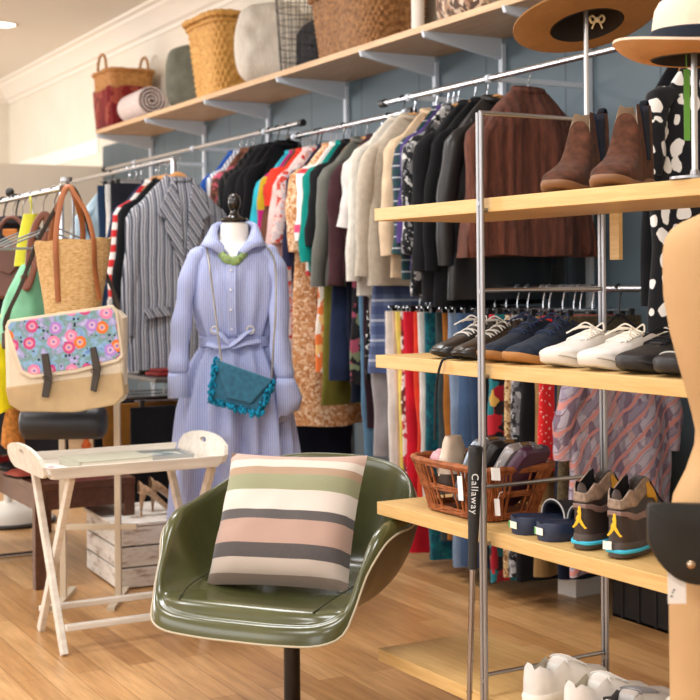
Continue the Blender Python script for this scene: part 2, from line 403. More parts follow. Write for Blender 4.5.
# (px of the outer edge, height y for it, rail z, width, thickness, bottom y, material, sleeve, hanger kind, name, category, short, label)
TOPS = [
 (203, 190, 2.08, .44, .05, 300, fab('2b55a8'), .5, 'wooden', 'shirt', 'shirt', 'royal blue shirt', 'royal blue shirt at the far end of the rail of black jackets'),
 (209, 190, 2.08, .44, .05, 300, stripes(0, .018, [(0, (232, 234, 236)), (.6, (120, 140, 170))]), .5, 'wooden', 'shirt', 'shirt', 'white and blue striped shirt', 'white and blue striped shirt between royal blue and floral tops'),
 (215, 190, 2.08, .44, .06, 300, floral(((110, 70, 52), (150, 96, 76), (206, 96, 120), (88, 58, 46)), 40), .5, 'wooden', 'blouse', 'blouse', 'brown and pink print blouse', 'brown and pink print blouse against the first black jacket'),
 (223, 190, 2.08, .45, .07, 330, stripes(0, .03, [(0, (26, 26, 28)), (.9, (92, 90, 84))]), .58, 'black', 'jacket', 'jacket', 'black pinstriped jacket', 'black pinstriped jacket, furthest of the black row behind the dress form'),
 (230, 190, 2.08, .45, .07, 330, fab('242427'), .58, 'black', 'jacket', 'jacket', 'soft black jacket by pinstripes', 'soft black jacket right next to the pinstriped jacket'),
 (238, 190, 2.08, .45, .07, 330, fab('1b1b1e'), .58, 'black', 'jacket', 'jacket', 'charcoal black jacket', 'charcoal black jacket second from the turquoise blouse'),
 (247, 190, 2.08, .45, .08, 330, fab('121215'), .6, 'black', 'jacket', 'jacket', 'deep black blazer', 'deep black blazer hanging next to the turquoise blouse'),
 (258, 200, 2.015, .45, .05, 300, fab('35b9cf'), .5, 'black', 'blouse', 'blouse', 'turquoise blouse', 'bright turquoise blouse beside the last black blazer'),
 (263, 200, 2.015, .44, .05, 300, stripes(2, .32, [(0, (176, 30, 110)), (.45, (186, 156, 32))]), .45, 'wooden', 'blouse', 'blouse', 'mustard and magenta blouse', 'mustard and magenta blouse next to the turquoise one'),
 (267, 200, 2.015, .43, .05, 330, fab('6d4434', .5), .55, 'wooden', 'blouse', 'blouse', 'brown satin blouse', 'brown satin blouse between mustard and coral red tops'),
 (271, 180, 2.015, .42, .05, 260, fab('e0402f'), .2, 'wooden', 'top', 'top', 'coral red top', 'coral red top whose shoulder shows above the pale pink cardigan'),
 (275, 210, 2.015, .45, .07, 360, fab('ecc9c4'), .6, 'black', 'cardigan', 'cardigan', 'pale pink cardigan', 'pale pink cardigan next to the coral red top'),
 (281, 230, 2.015, .43, .06, 418, DRESSF, .4, 'black', 'dress', 'dress', 'pink and red floral dress', 'long pink and red floral dress beside the dress form'),
 (290, 200, 2.015, .44, .06, 290, fab('26263f'), .52, 'wooden', 'cardigan', 'cardigan', 'navy cardigan', 'navy cardigan between the pink floral dress and peach dress'),
 (294, 230, 2.015, .45, .08, 426, ORF, .45, 'wooden', 'dress', 'dress', 'peach and orange floral dress', 'long peach and orange floral dress, lowest hem right of the dress form'),
 (303, 220, 2.015, .43, .05, 276, stripes(2, .5, [(0, (206, 60, 70)), (.05, (240, 232, 228)), (.42, (222, 74, 120)), (.5, (240, 232, 228))]), .4, 'black', 'blouse', 'blouse', 'white blouse with pink bands', 'white blouse with pink bands beside the teal top'),
 (308, 220, 2.015, .44, .06, 273, fab('12897f'), .5, 'wooden', 'top', 'top', 'teal green top', 'teal green top in the middle of the blouse rail'),
 (315, 200, 2.015, .42, .05, 240, fab('1d1e20'), .5, 'wooden', 'cardigan', 'cardigan', 'short black cardigan', 'short black cardigan in front of the teal top'),
 (321, 220, 2.015, .47, .09, 286, leather('5a5b54', .6), .62, 'wooden', 'jacket', 'jacket', 'grey green jacket', 'grey green jacket with worn cloth next to the aubergine jacket'),
 (336, 220, 2.015, .46, .1, 279, fab('42292d'), .62, 'wooden', 'jacket', 'jacket', 'aubergine jacket', 'dark aubergine jacket at the near end of the blouse rail'),
 (347, 200, 2.015, .42, .04, 250, fab('dcd6d2'), .35, 'black', 'top', 'top', 'white lace top', 'white lace top between aubergine jacket and cream cardigan'),
 (355, 200, 2.08, .48, .09, 296, knit('efe9dc'), .66, 'black', 'cardigan', 'cardigan', 'cream cable cardigan', 'long cream cardigan left of the oatmeal cardigan'),
 (364, 200, 2.08, .5, .13, 286, knit('cfc2ae', 110), .64, 'wooden', 'cardigan', 'cardigan', 'oatmeal knitted cardigan', 'oatmeal knitted cardigan, the palest grey knit on the rail'),
 (389, 200, 2.08, .46, .05, 278, fab('d8bfa0', .6), .55, 'wooden', 'blouse', 'blouse', 'beige satin blouse', 'beige satin blouse right of the oatmeal cardigan'),
 (400, 200, 2.08, .46, .06, 280, plaid((44, 56, 74), (28, 66, 62), (180, 186, 190), .05), .55, 'wooden', 'shirt', 'shirt', 'navy tartan shirt', 'navy and green tartan shirt right of the beige blouse'),
 (406, 190, 2.08, .45, .04, 270, fab('4b3a72'), .5, 'wooden', 'top', 'top', 'purple top', 'purple top squeezed between tartan and woven jackets'),
 (409, 210, 2.08, .47, .09, 297, BWF, .55, 'wooden', 'jacket', 'jacket', 'black and white woven jacket', 'black and white patterned woven jacket beside the black coats'),
 (422, 200, 2.08, .5, .11, 303, fab('1c1d20'), .62, 'wooden', 'coat', 'coat', 'black wool coat', 'black wool coat right of the black and white jacket'),
 (434, 200, 2.08, .5, .1, 306, fab('111215'), .62, 'wooden', 'coat', 'coat', 'black plain coat', 'black plain coat in the middle of three dark coats'),
 (447, 200, 2.08, .48, .11, 300, leather('1b1c1f', .38), .6, 'wooden', 'jacket', 'jacket', 'black leather jacket', 'black leather jacket right behind the brown fur jacket'),
 (640, 200, 2.08, .44, .06, 306, fab('1a1b1e'), .0, 'wooden', 'dress', 'dress', 'plain black dress', 'plain black dress on the rail behind the polka dot dress'),
 (651, 200, 2.06, .44, .08, 345, floral(((26, 27, 32), (238, 236, 232)), 17, 'dots', .5, (1, 1, .8), .4), .3, 'wooden', 'dress', 'dress', 'polka dot dress', 'black dress with large white dots, upper right behind the hats'),
]
for i, (px, py, zr, w, th, yb, mt, sl, kd, nm, ct, sh, lb) in enumerate(TOPS):
    garment(nm, lb, sh, ct, RX, put(px, py, w), zr, zb(px, yb, w), w, th * .8, mt, sl, kd, seed=i, wb=w * (1.04 if nm != 'dress' else 1.1), flare=.03 if nm == 'dress' else 0.)
# the fur jacket, nearest on its rail
FURM = fur((62, 31, 22), (136, 76, 54))
Yf = on_x(522, 90, RX + .03).y
garment('fur_jacket', 'brown fur jacket with vertical pelt seams hanging behind the shoe rack', 'brown fur jacket', 'jacket', RX + .06, Yf, 2.08, CAMH + 22 * 5.45 / 1350, .5, .15, FURM, .58, 'wooden', wb=.66, seed=77, flare=.03, drop=.06, ridge=.016)
BOTS = [
 (316, 330, .36, .05, 372, floral(((238, 226, 214), (232, 120, 60), (240, 190, 120), (238, 230, 222)), 22), 'skirt', 'skirt', 'skirt', 'ivory and orange skirt', 'ivory skirt with orange flowers under the teal top'),
 (322, 350, .36, .05, 405, fab('6f6a2c'), 'skirt', 'skirt', 'skirt', 'olive green skirt', 'olive green skirt below the grey green jacket'),
 (330, 330, .36, .05, 380, fab('28324f'), 'skirt', 'skirt', 'skirt', 'navy skirt', 'navy skirt with soft folds below the aubergine jacket'),
 (344, 350, .36, .04, 402, fab('1b2030'), 'legs', 'trousers', 'trousers', 'midnight blue trousers', 'midnight blue trousers just right of the navy skirt'),
 (350, 330, .36, .04, 385, floral(((24, 22, 26), (40, 36, 40), (150, 70, 90), (30, 28, 30), (110, 120, 90)), 30), 'skirt', 'skirt', 'skirt', 'black floral skirt', 'black floral skirt between midnight trousers and aubergine trousers'),
 (357, 400, .36, .05, 456, fab('5b7f9c'), 'legs', 'jeans', 'jeans', 'washed blue jeans', 'washed blue jeans behind the aubergine trousers by the cushion'),
 (361, 380, .34, .04, 428, fab('33222a'), 'legs', 'trousers', 'trousers', 'aubergine trousers', 'dark aubergine trousers left of the blue plaid skirt'),
 (366, 330, .34, .03, 380, floral(((26, 26, 28), (236, 234, 228)), 34, 'dots', .6, (1, 1, 1), .3), 'skirt', 'skirt', 'skirt', 'black dotted skirt', 'black skirt with white dots beside the blue plaid skirt'),
 (368, 420, .36, .05, 456, fab('a29da0'), 'legs', 'trousers', 'trousers', 'grey trousers', 'grey trousers hanging lower than the blue plaid skirt'),
 (371, 330, .37, .06, 374, plaid((108, 124, 160), (58, 72, 116), (196, 204, 220), .09), 'skirt', 'skirt', 'skirt', 'blue plaid skirt', 'blue plaid skirt at the left end of the trouser row'),
 (383, 380, .36, .05, 470, fab('e6ded6'), 'legs', 'trousers', 'trousers', 'white trousers', 'white trousers right of the blue plaid skirt'),
 (390, 380, .35, .03, 480, fab('d3b49c'), 'legs', 'trousers', 'trousers', 'beige trousers', 'beige trousers between the white and yellow pairs'),
 (393, 380, .36, .04, 480, fab('ead46a'), 'legs', 'trousers', 'trousers', 'yellow trousers', 'pale yellow trousers left of the red trousers'),
 (398, 380, .35, .025, 490, floral(((240, 230, 224), (200, 60, 70), (238, 232, 226), (120, 60, 60)), 40), 'legs', 'trousers', 'trousers', 'white print trousers', 'white print trousers between yellow and red'),
 (401, 380, .37, .07, 560, fab('c92033'), 'legs', 'trousers', 'trousers', 'crimson red trousers', 'crimson red trousers behind the chair, beside orange ones'),
 (411, 380, .36, .04, 500, fab('e0452c'), 'legs', 'trousers', 'trousers', 'orange red trousers', 'orange red trousers right of the crimson trousers'),
 (415, 380, .36, .05, 500, fab('dcd8d2'), 'legs', 'trousers', 'trousers', 'ivory trousers', 'ivory trousers between orange red and teal pairs'),
 (422, 390, .37, .07, 560, floral(((14, 84, 98), (20, 104, 116), (18, 70, 90), (28, 96, 104)), 60), 'legs', 'trousers', 'trousers', 'teal print trousers', 'teal print trousers behind the wicker basket of oddments'),
 (433, 390, .36, .05, 540, fab('3a4547'), 'legs', 'trousers', 'trousers', 'slate grey trousers', 'slate grey trousers between teal and brown'),
 (440, 400, .36, .05, 540, fab('a2662c'), 'legs', 'trousers', 'trousers', 'tan corduroy trousers', 'tan brown trousers above the wicker basket'),
 (446, 400, .36, .06, 566, fab('8298b4'), 'legs', 'jeans', 'jeans', 'pale blue jeans', 'pale blue jeans left of the mid blue jeans'),
 (455, 400, .37, .08, 566, fab('43597a'), 'legs', 'jeans', 'jeans', 'mid blue jeans', 'mid blue jeans behind the black golf grip'),
 (466, 400, .37, .08, 566, fab('2c3d58'), 'legs', 'jeans', 'jeans', 'dark blue jeans', 'dark blue jeans just left of the front rack post'),
 (478, 420, .36, .06, 560, fab('15161a'), 'legs', 'trousers', 'trousers', 'black trousers', 'black trousers behind the front rack post'),
 (487, 410, .37, .08, 580, floral(((150, 26, 40), (40, 30, 34), (30, 110, 120), (200, 160, 80), (176, 34, 48), (20, 20, 24)), 22), 'skirt', 'skirt', 'skirt', 'red and teal print skirt', 'red and teal print skirt right of the front rack post'),
 (503, 410, .36, .05, 575, floral(((186, 150, 106), (120, 86, 56), (206, 176, 132)), 70), 'skirt', 'skirt', 'skirt', 'snake print skirt', 'tan snake print skirt between red print and grey print'),
 (509, 410, .36, .06, 575, floral(((120, 120, 124), (60, 60, 64), (170, 170, 172), (30, 30, 34)), 45), 'skirt', 'skirt', 'skirt', 'grey print skirt', 'mottled grey print skirt above the cases in the basket'),
 (521, 410, .37, .07, 580, fab('131316'), 'skirt', 'skirt', 'skirt', 'plain black skirt', 'plain black skirt between grey print and tan garments'),
 (533, 420, .36, .04, 575, fab('8f7148'), 'skirt', 'skirt', 'skirt', 'tan skirt', 'tan skirt left of the red dotted skirt'),
 (538, 400, .37, .06, 470, floral(((208, 34, 36), (240, 224, 214)), 60, 'dots', .6, (1, 1, 1), .2), 'skirt', 'skirt', 'skirt', 'red dotted skirt', 'bright red skirt with tiny white dots'),
 (550, 420, .37, .06, 580, fab('161c2e'), 'legs', 'trousers', 'trousers', 'ink navy trousers', 'ink navy trousers right of the red dotted skirt'),
 (557, 420, .38, .08, 552, floral(((74, 64, 44), (92, 80, 54), (60, 52, 38)), 120), 'skirt', 'skirt', 'skirt', 'olive tweed skirt', 'olive brown tweed skirt left of the lilac kimono'),
]
for i, (px, py, w, th, yb, mt, st, nm, ct, sh, lb) in enumerate(BOTS):
    z = max(.06, zb(px, yb, w))
    garment(nm, lb, sh, ct, RX, put(px, py, w), 1.35 if i < 10 else 1.21, z, w, th, mt, 0, style=st, seed=i + 100, wb=w * (.9 if st == 'legs' else 1.12), flare=.02 if st == 'skirt' else 0., drop=.1)
for i, (y, mt, nm, lb) in enumerate([(6.42, fab('131419'), 'coat', 'long black coat hanging low below the peach floral dress'), (6.3, fab('1c2236'), 'coat', 'long midnight coat hanging low behind the olive skirt')]):
    garment(nm, lb, ['low black coat', 'low midnight coat'][i], nm, RX, y, 1.35, .28, .5, .08, mt, .5, 'black', seed=900 + i, drop=.2)
KIM = NT('kimono_print', .8, spec=.2)
_v = KIM.node('ShaderNodeTexVoronoi', Vector=KIM.mapping((1, 1, .5), (0, .6, 0)), Scale=42.)
_w = KIM.node('ShaderNodeTexWave', Vector=KIM.mapping((1, 1, 1), (0, -.75, 0)), Scale=6.0, Distortion=3.5, Detail=2., Detail_Scale=1.5).outputs[1]
_c = KIM.ramp(KIM.xyz(_v.outputs['Color'])[0], [(0, (150, 140, 158)), (.25, (184, 176, 190)), (.5, (128, 112, 130)), (.72, (186, 160, 164)), (.86, (164, 158, 172))], True)
_c = KIM.mix(KIM.ramp(_w, [(0, (0, 0, 0)), (.42, (0, 0, 0)), (.46, (255, 255, 255)), (.56, (0, 0, 0))], True), _c, (116, 70, 84))
_c = KIM.mix(KIM.ramp(_w, [(0, (0, 0, 0)), (.84, (0, 0, 0)), (.86, (255, 255, 255))], True), _c, (206, 140, 134))
KIM.col(_c); KIM = KIM.m
garment('kimono', 'lilac grey and salmon print kimono top with short sleeves above the brown trainers', 'lilac print kimono', 'kimono', 3.2, 3.82, 1.21, .2, .46, .08, KIM, .34, 'black', wb=.5, seed=301, flare=.03, drop=.17)

# ------------------------------------------------------------------ free-standing rail with the striped jacket
AX = 2.62
def floor_rack(name, label, X, y0, y1, z, lowz=None):
    t = thing(name, label, 'clothes rack', (X, (y0 + y1) / 2, 0))
    a, b = y0 - (y0 + y1) / 2, y1 - (y0 + y1) / 2
    m = MB(); m.tube([(0, a - .02, z), (0, b + .02, z)], .0125, 12); m.build('rail', CHROME, t)
    for y in (a, b):
        m = MB(); m.tube([(0, y, .05), (0, y, z)], .014, 12); m.tube([(-.24, y, .045), (.24, y, .045)], .014, 12); m.build('end_post', CHROME, t)
        m = MB()
        for sx in (-.22, .22): m.lathe([(.001, 0), (.02, .004), (.02, .03), (.001, .034)], 12, (sx, y, 0))
        m.build('foot', BLACKP, t)
    if lowz:
        m = MB(); m.box((0, (a + b) / 2, lowz), (.3, b - a, .02)); m.build('low_shelf', plain('4a4846', .35), t, smooth=False, bevel=.003)
    return t
floor_rack('garment_rack', 'chrome floor-standing garment rack that carries the striped jacket', AX, 6.72, 8.75, 1.9)
JST = stripes(0, .042, [(0, (176, 178, 186)), (.22, (58, 64, 80)), (.36, (200, 201, 206)), (.5, (84, 90, 106)), (.66, (168, 171, 180)), (.76, (40, 44, 56)), (.92, (120, 126, 140))], wob=.02)
JST2 = stripes(0, .042, [(0, (176, 178, 186)), (.22, (58, 64, 80)), (.36, (200, 201, 206)), (.5, (84, 90, 106)), (.66, (168, 171, 180)), (.76, (40, 44, 56)), (.92, (120, 126, 140))], wob=.02, rot=.6)
JX, JY, JB = on_y(180, 280, 6.66).x, 6.66, .79
jk = garment('striped_jacket', 'long grey and navy striped jacket facing front on the floor rack left of the dress', 'striped jacket', 'jacket', AX, JY, 1.9, JB, .52, .13, JST, .74, 'wooden', wb=.56, seed=401, drop=.1)
HJ = 1.8 - JB
for sx in (-1, 1):
    m = MB(); m.prism([(sx * .055, HJ - .01), (sx * .15, HJ - .2), (sx * .1, HJ - .23), (sx * .11, HJ - .26), (sx * .01, HJ - .5), (sx * .005, HJ - .46), (sx * .03, HJ - .12)], .012, lambda x, y, z: Vector((x, -.075 - z - .012 * (1 - abs(x) * 5), y)))
    m.build('lapel', JST2, jk, smooth=False, bevel=.003)
    m = MB(); m.box((sx * .15, -.078, .3), (.14, .014, .05), Matrix.Rotation(sx * .12, 3, 'Y')); m.build('pocket_flap', JST2, jk, smooth=False, bevel=.003)
m = MB(); m.tube([(.012, -.078, HJ - .48), (.016, -.083, .3), (.02, -.078, .01)], .004, 6); m.build('front_edge', fab('5a5f6e'), jk)
m = MB()
for z in (HJ - .52, HJ - .64): m.ball((-.02, -.082, z), .011, 10, (1, .5, 1))
m.build('button', plain('2c2c34', .3), jk)
def put2(px, w): return on_x(px, 230, AX - w / 2 - .015).y
for i, (px, w, th, zbm, mt, st, nm, ct, sh, lb) in enumerate([
    (121, .48, .09, .82, fab('17181b'), 'top', 'blazer', 'blazer', 'black blazer behind the stripes', 'black blazer right behind the striped jacket'),
    (116, .46, .05, .85, stripes(2, .08, [(0, (196, 40, 44)), (.5, (228, 222, 218))]), 'top', 'shirt', 'shirt', 'red and white shirt', 'red and white shirt whose edge shows behind the black blazer'),
    (113, .46, .06, .88, fab('262f4c'), 'top', 'jacket', 'jacket', 'navy blue jacket', 'navy blue jacket behind the red and white shirt'),
    (108, .36, .06, .8, fab('24252d'), 'legs', 'trousers', 'trousers', 'charcoal folded trousers', 'charcoal trousers above the straw tote, right of white ones'),
    (103, .36, .05, .8, fab('d9d7d4'), 'legs', 'trousers', 'trousers', 'pale grey trousers', 'pale grey trousers beside the dark jeans behind the straw tote'),
    (95, .38, .07, .8, fab('22344e'), 'legs', 'jeans', 'jeans', 'indigo jeans', 'indigo jeans behind the straw tote handles'),
    (74, .44, .07, 1.0, fab('b4cddd'), 'top', 'shirt', 'shirt', 'light blue shirt', 'light blue shirt seen through the straw tote handles')]):
    if i < 6: y = max(put2(px, w), 6.8 + i * .09)
    else: y = put2(px, w)
    garment(nm, lb, sh, ct, AX, y, 1.9, zbm, w, th, mt, .55 if st == 'top' else 0, 'wooden' if i < 3 else 'black', style=st, seed=500 + i, drop=.1, wb=w * .95)
# low rack of dark garments below the jacket
t = floor_rack('garment_rack', 'low dark-topped rack below the striped jacket', 2.5, 6.3, 7.4, .74, .76)
for i, (y, mt, nm, sh, lb) in enumerate([(6.36, fab('15161b'), 'skirt', 'nearest black trousers', 'black skirt nearest on the low rack beside the dress sleeve'),
        (6.58, fab('8a5a24'), 'skirt', 'ochre skirt', 'ochre brown skirt between black garments on the low rack'),
        (6.76, fab('1b1c24'), 'trousers', 'charcoal trousers low', 'charcoal trousers third along the low rack'),
        (6.95, fab('101114'), 'skirt', 'far black skirt', 'black skirt farthest along the low rack')]):
    garment(nm, lb, sh, nm, 2.5, y, .74, .1, .52 if i != 1 else .66, .08, mt, 0, style='legs' if nm == 'trousers' else 'skirt', seed=600 + i, drop=.11)
for i, (y, c) in enumerate([(6.5, '7a2a28'), (6.78, 'c9c4bd'), (7.05, '4c3a34')]):
    q = thing('folded_scarf', ['red folded scarf on top of the low rack', 'off-white folded scarf on top of the low rack', 'brown folded scarf on top of the low rack'][i], 'scarf', (2.5, y, .77), .1, 'scarves on the low rack')
    m = MB(); m.box((0, 0, .01), (.2, .16, .02)); m.build('fold', fab(c), q, bevel=.008)
    m = MB(); m.box((.01, .005, .028), (.18, .14, .016)); m.build('top_fold', fab(c), q, bevel=.007)

# ------------------------------------------------------------------ items on the wall shelf
ST = SZ + .032
def srect(a, n, e):   # unit superellipse outline
    return [(math.copysign(abs(cos(2 * pi * j / n + a)) ** (2 / e), cos(2 * pi * j / n + a)), math.copysign(abs(sin(2 * pi * j / n + a)) ** (2 / e), sin(2 * pi * j / n + a))) for j in range(n)]
def woven(parent, bx, by, tx, ty, h, mat, nseg=96, nrow=22, amp=.006, wave=24, e=5., name='woven_body', z0=0., thick=.012):
    O = srect(.03, nseg, e); m = MB(); rows = []
    for i in range(nrow * 2 + 1):
        q = i / (nrow * 2); hx_, hy_ = lerp(bx, tx, q) / 2, lerp(by, ty, q) / 2; row = []
        for j, (x, y) in enumerate(O):
            d = amp * (sin(2 * pi * wave * j / nseg + (pi if (i // 2) % 2 else 0))) * (1 if i % 2 else .2)
            l = sqrt(x * x + y * y)
            row.append((x * hx_ + x / l * d, y * hy_ + y / l * d, z0 + h * q))
        rows.append(row)
    for q in (1, .05):
        rows.append([(x * (lerp(bx, tx, q) / 2 - thick), y * (lerp(by, ty, q) / 2 - thick), z0 + h * q) for x, y in O])
    m.rows(rows, True, True, True); return m.build(name, mat, parent, ang=60)
def rim(parent, tx, ty, z, r, mat, e=5., name='rim', twist=True, n=80):
    O = srect(.03, n, e); m = MB()
    m.tube([(x * tx / 2, y * ty / 2, z) for x, y in O], [r * (1 + (.18 * sin(j * pi / 2) if twist else 0)) for j in range(n)], 8, True); return m.build(name, mat, parent)
def hoop(parent, a, b, h, r, mat, name='handle', bulge=(0, 0, 0), n=16):
    a, b = Vector(a), Vector(b); P = []
    for i in range(n + 1):
        q = i / n; p = (a + b) / 2 + (a - b) / 2 * cos(pi * q) + Vector((0, 0, h * sin(pi * q) ** .75)) + Vector(bulge) * sin(pi * q); P.append(p)
    m = MB(); m.tube(P, r, 8); return m.build(name, mat, parent)
def pillow(parent, w, h, th, mat, name='cover', n=18, pin=.06, rnd=0., loc=None, rot=None, slump=0, mats=None, wr=.006, seed=0):
    m = MB()
    for sgn in (1, -1):
        rows = []
        for i in range(n + 1):
            row = []
            for j in range(n + 1):
                u, v = 2 * i / n - 1, 2 * j / n - 1
                b = max(0, (1 - u ** 4) * (1 - v ** 4)) ** .55
                k = 1 - pin * (1 - abs(v) ** 2) * abs(u) ** 3; k2 = 1 - pin * (1 - abs(u) ** 2) * abs(v) ** 3
                kr = 1 - rnd * u * u * v * v; x, z = u * w / 2 * k * kr, v * h / 2 * k2 * kr
                y = sgn * th / 2 * b * (1 + slump * (-v) * .5) + (wr * noise.noise((u * 3 + seed, v * 3, sgn)) * b if sgn else 0)
                row.append((x, -y, z + h / 2))
            rows.append(row)
        m.rows(rows, False)
    o = m.build(name, mat, parent, loc=loc, rot=rot, ang=80)
    return o
W1 = wicker((150, 98, 48), (196, 142, 82)); W2 = wicker((176, 126, 58), (218, 170, 96)); W3 = wicker((104, 68, 36), (166, 120, 74))
# red-lined wicker basket
p = on_x(123, 130, 3.48)
t = thing('wicker_basket', 'wicker basket with dark red cloth lining hanging outside, far end of wall shelf', 'basket', (3.5, 10.03, ST), 0, 'baskets on the wall shelf')
woven(t, .32, .42, .37, .48, .44, W1, wave=30); rim(t, .375, .485, .44, .016, W1)
RL = floral(((110, 26, 30), (124, 34, 34), (150, 70, 56), (104, 24, 28), (118, 30, 32)), 16)
O = srect(.03, 72, 5.)
m = MB(); rows = []
for z, g in ((.31, .004), (.305, .014), (.2, .016), (.1, .014), (.02, .012), (.006, .004)):
    q = z / .44
    rows.append([(x * (lerp(.32, .37, q) / 2 + g + .003 * sin(j * 1.3)), y * (lerp(.42, .48, q) / 2 + g + .003 * sin(j * 1.3)), z + (.012 * sin(j * .5) if z > .3 else 0)) for j, (x, y) in enumerate(O)])
m.rows([r for r in rows], True); m.build('cloth_lining', RL, t)
for sx in (-1, 1): hoop(t, (sx * .17 , -.1, .44), (sx * .17, .1, .44), .14, .011, W1)
# rolled blanket
p = on_x(141, 108, 3.36)
t = thing('rolled_blanket', 'rolled pale pink blanket lying on the wall shelf before the red-lined basket', 'blanket', (3.4, 9.36, ST), -.06)
PK = knit('e8d6d2', 90)
m = MB(); sp = [((.015 + .1 * i / 70) * cos(i * .36), (.015 + .1 * i / 70) * sin(i * .36)) for i in range(71)]
out = [(x, z) for x, z in sp] + [((.015 + .1 * i / 70 - .012) * cos(i * .36), (.015 + .1 * i / 70 - .012) * sin(i * .36)) for i in range(70, -1, -1)]
m.rows([[(x, y, z + .122) for x, z in out] for y in (-.27, -.26, -.1, .1, .26, .27)], True, True, True); m.build('roll', PK, t, ang=60)
# grey green cushion
t = thing('cushion', 'grey green plain cushion standing left of the honey woven basket', 'cushion', (3.5, on_x(191, 80, 3.5).y, ST), 0, 'cushions on the wall shelf')
pillow(t, .38, .46, .22, fab('6c6e62'), rot=(-.06, 0, -.75), pin=.0, rnd=.2)
# honey basket with lid
t = thing('woven_basket', 'honey coloured square basket flaring to the top on the wall shelf', 'basket', (3.5, on_x(229, 60, 3.5).y, ST), 0, 'baskets on the wall shelf')
woven(t, .32, .42, .42, .56, .5, W2, wave=20, nseg=120, nrow=13, amp=.012); rim(t, .45, .59, .495, .02, W2); rim(t, .43, .57, .455, .01, W2, name='rim_band')
# cream fluffy cushion
t = thing('cushion', 'cream fluffy cushion leaning beside the honey woven basket', 'cushion', (3.5, on_x(271, 50, 3.5).y, ST), 0, 'cushions on the wall shelf')
pillow(t, .46, .52, .26, fur((226, 216, 200), (250, 246, 236), False), rot=(-.1, 0, -.6), wr=.03, pin=0, rnd=.22)
# wire basket
t = thing('wire_basket', 'tall black wire basket standing left of the black furry cushion', 'basket', (3.42, on_x(298, 40, 3.42).y, ST), 0, 'baskets on the wall shelf')
WIRE = plain('2a2a2c', .4, .6)
m = MB()
for i in range(16):
    a = 2 * pi * i / 16; m.tube([(.1 * cos(a), .1 * sin(a), .003), (.135 * cos(a), .135 * sin(a), .56)], .0022, 6)
for k in range(9):
    z = .0 + .07 * k; r = lerp(.1, .135, z / .56); m.tube([(r * cos(2 * pi * j / 28), r * sin(2 * pi * j / 28), z + .003) for j in range(28)], .0022 if k < 8 else .004, 6, True)
for i in range(4): m.tube([(-.1 + .0, -.06 + .04 * i, .003), (.1, -.06 + .04 * i, .003)], .002, 6)
m.build('wire_cage', WIRE, t)
# black furry cushion
t = thing('cushion', 'black furry cushion standing between wire basket and brown wicker basket', 'cushion', (3.64, on_x(309, 40, 3.6).y, ST), 0, 'cushions on the wall shelf')
pillow(t, .36, .36, .15, fur((22, 22, 26), (48, 48, 54), False), rot=(0, 0, 1.5), wr=.02, pin=0, rnd=.2)
# brown wicker basket
t = thing('wicker_basket', 'brown rectangular wicker basket with small end handles above the middle rail', 'basket', (3.51, 6.18, ST), 0, 'baskets on the wall shelf')
woven(t, .34, .62, .4, .72, .33, W3, wave=28, nseg=168, nrow=13, amp=.009); rim(t, .41, .73, .335, .018, W3)
for sy in (-1, 1): hoop(t, (-.08, sy * .355, .335), (.08, sy * .355, .335), .09, .012, W3, bulge=(0, sy * .02, 0))
t = thing('paper_roll', 'short white paper roll standing right of the brown wicker basket', 'paper roll', (3.48, 5.64, ST))
m = MB(); m.lathe([(.03, 0), (.032, .002), (.032, .34), (.012, .342), (.012, .3)], 20); m.build('roll', plain('e9e2d8', .7), t)
t = thing('cushion', 'brown and cream mottled print cushion at the near end of the shelf', 'cushion', (3.47, 5.2, ST), 0, 'cushions on the wall shelf')
pillow(t, .62, .4, .18, floral(((120, 92, 72), (196, 170, 144), (84, 66, 56), (160, 126, 104), (214, 196, 176)), 34), rot=(-.1, 0, 1.25))

# ------------------------------------------------------------------ dress form in the blue dress
D = 5.3
P0 = at(235, 281, D); S = D / FPX
def zy(y): return CAMH + (280.9 - y) * S
def xx(px): return (px - 235) * S
t = thing('dress_form', 'white dress form with black neck cap wearing the pale blue shirt dress', 'mannequin', (P0.x, P0.y, 0), FACE)
CRM = NT('form_cover', .75, spec=.25); CRM.col('f3f0ea'); CRM.bump(CRM.noise(500, 2)[0], .15, .001); CRM = CRM.m
ringsB = [(.3, .125, .1), (.55, .165, .12), (.8, .165, .115), (.95, .125, .09), (1.03, .112, .085), (1.15, .14, .105), (1.25, .15, .11), (1.33, .155, .09), (1.372, .13, .07), (1.395, .075, .06), (1.41, .058, .055), (zy(224), .054, .054), (zy(222), .05, .05)]
m = MB(); m.rows([[(a * cos(2 * pi * j / 32), b * sin(2 * pi * j / 32), z) for j in range(32)] for z, a, b in ringsB], True, True, True); m.build('torso', CRM, t, sub=1)
m = MB(); zc = zy(222); m.lathe([(.053, zc), (.055, zc + .006), (.05, zc + .016), (.026, zc + .02), (.018, zc + .03), (.014, zc + .045), (.02, zc + .055), (.026, zc + .075), (.022, zc + .1), (.01, zc + .112), (.001, zc + .113)], 24); m.build('neck_cap', plain('1d1b19', .2, .3, coat=.5), t)
m = MB(); m.tube([(0, 0, .03), (0, 0, .32)], .016, 12)
for k in range(3):
    a = 2 * pi * k / 3 + .4; m.tube([(0, 0, .12), (.12 * cos(a), .12 * sin(a), .1), (.26 * cos(a), .26 * sin(a), .014)], .013, 8)
m.build('tripod_stand', plain('1c1b1a', .35), t)
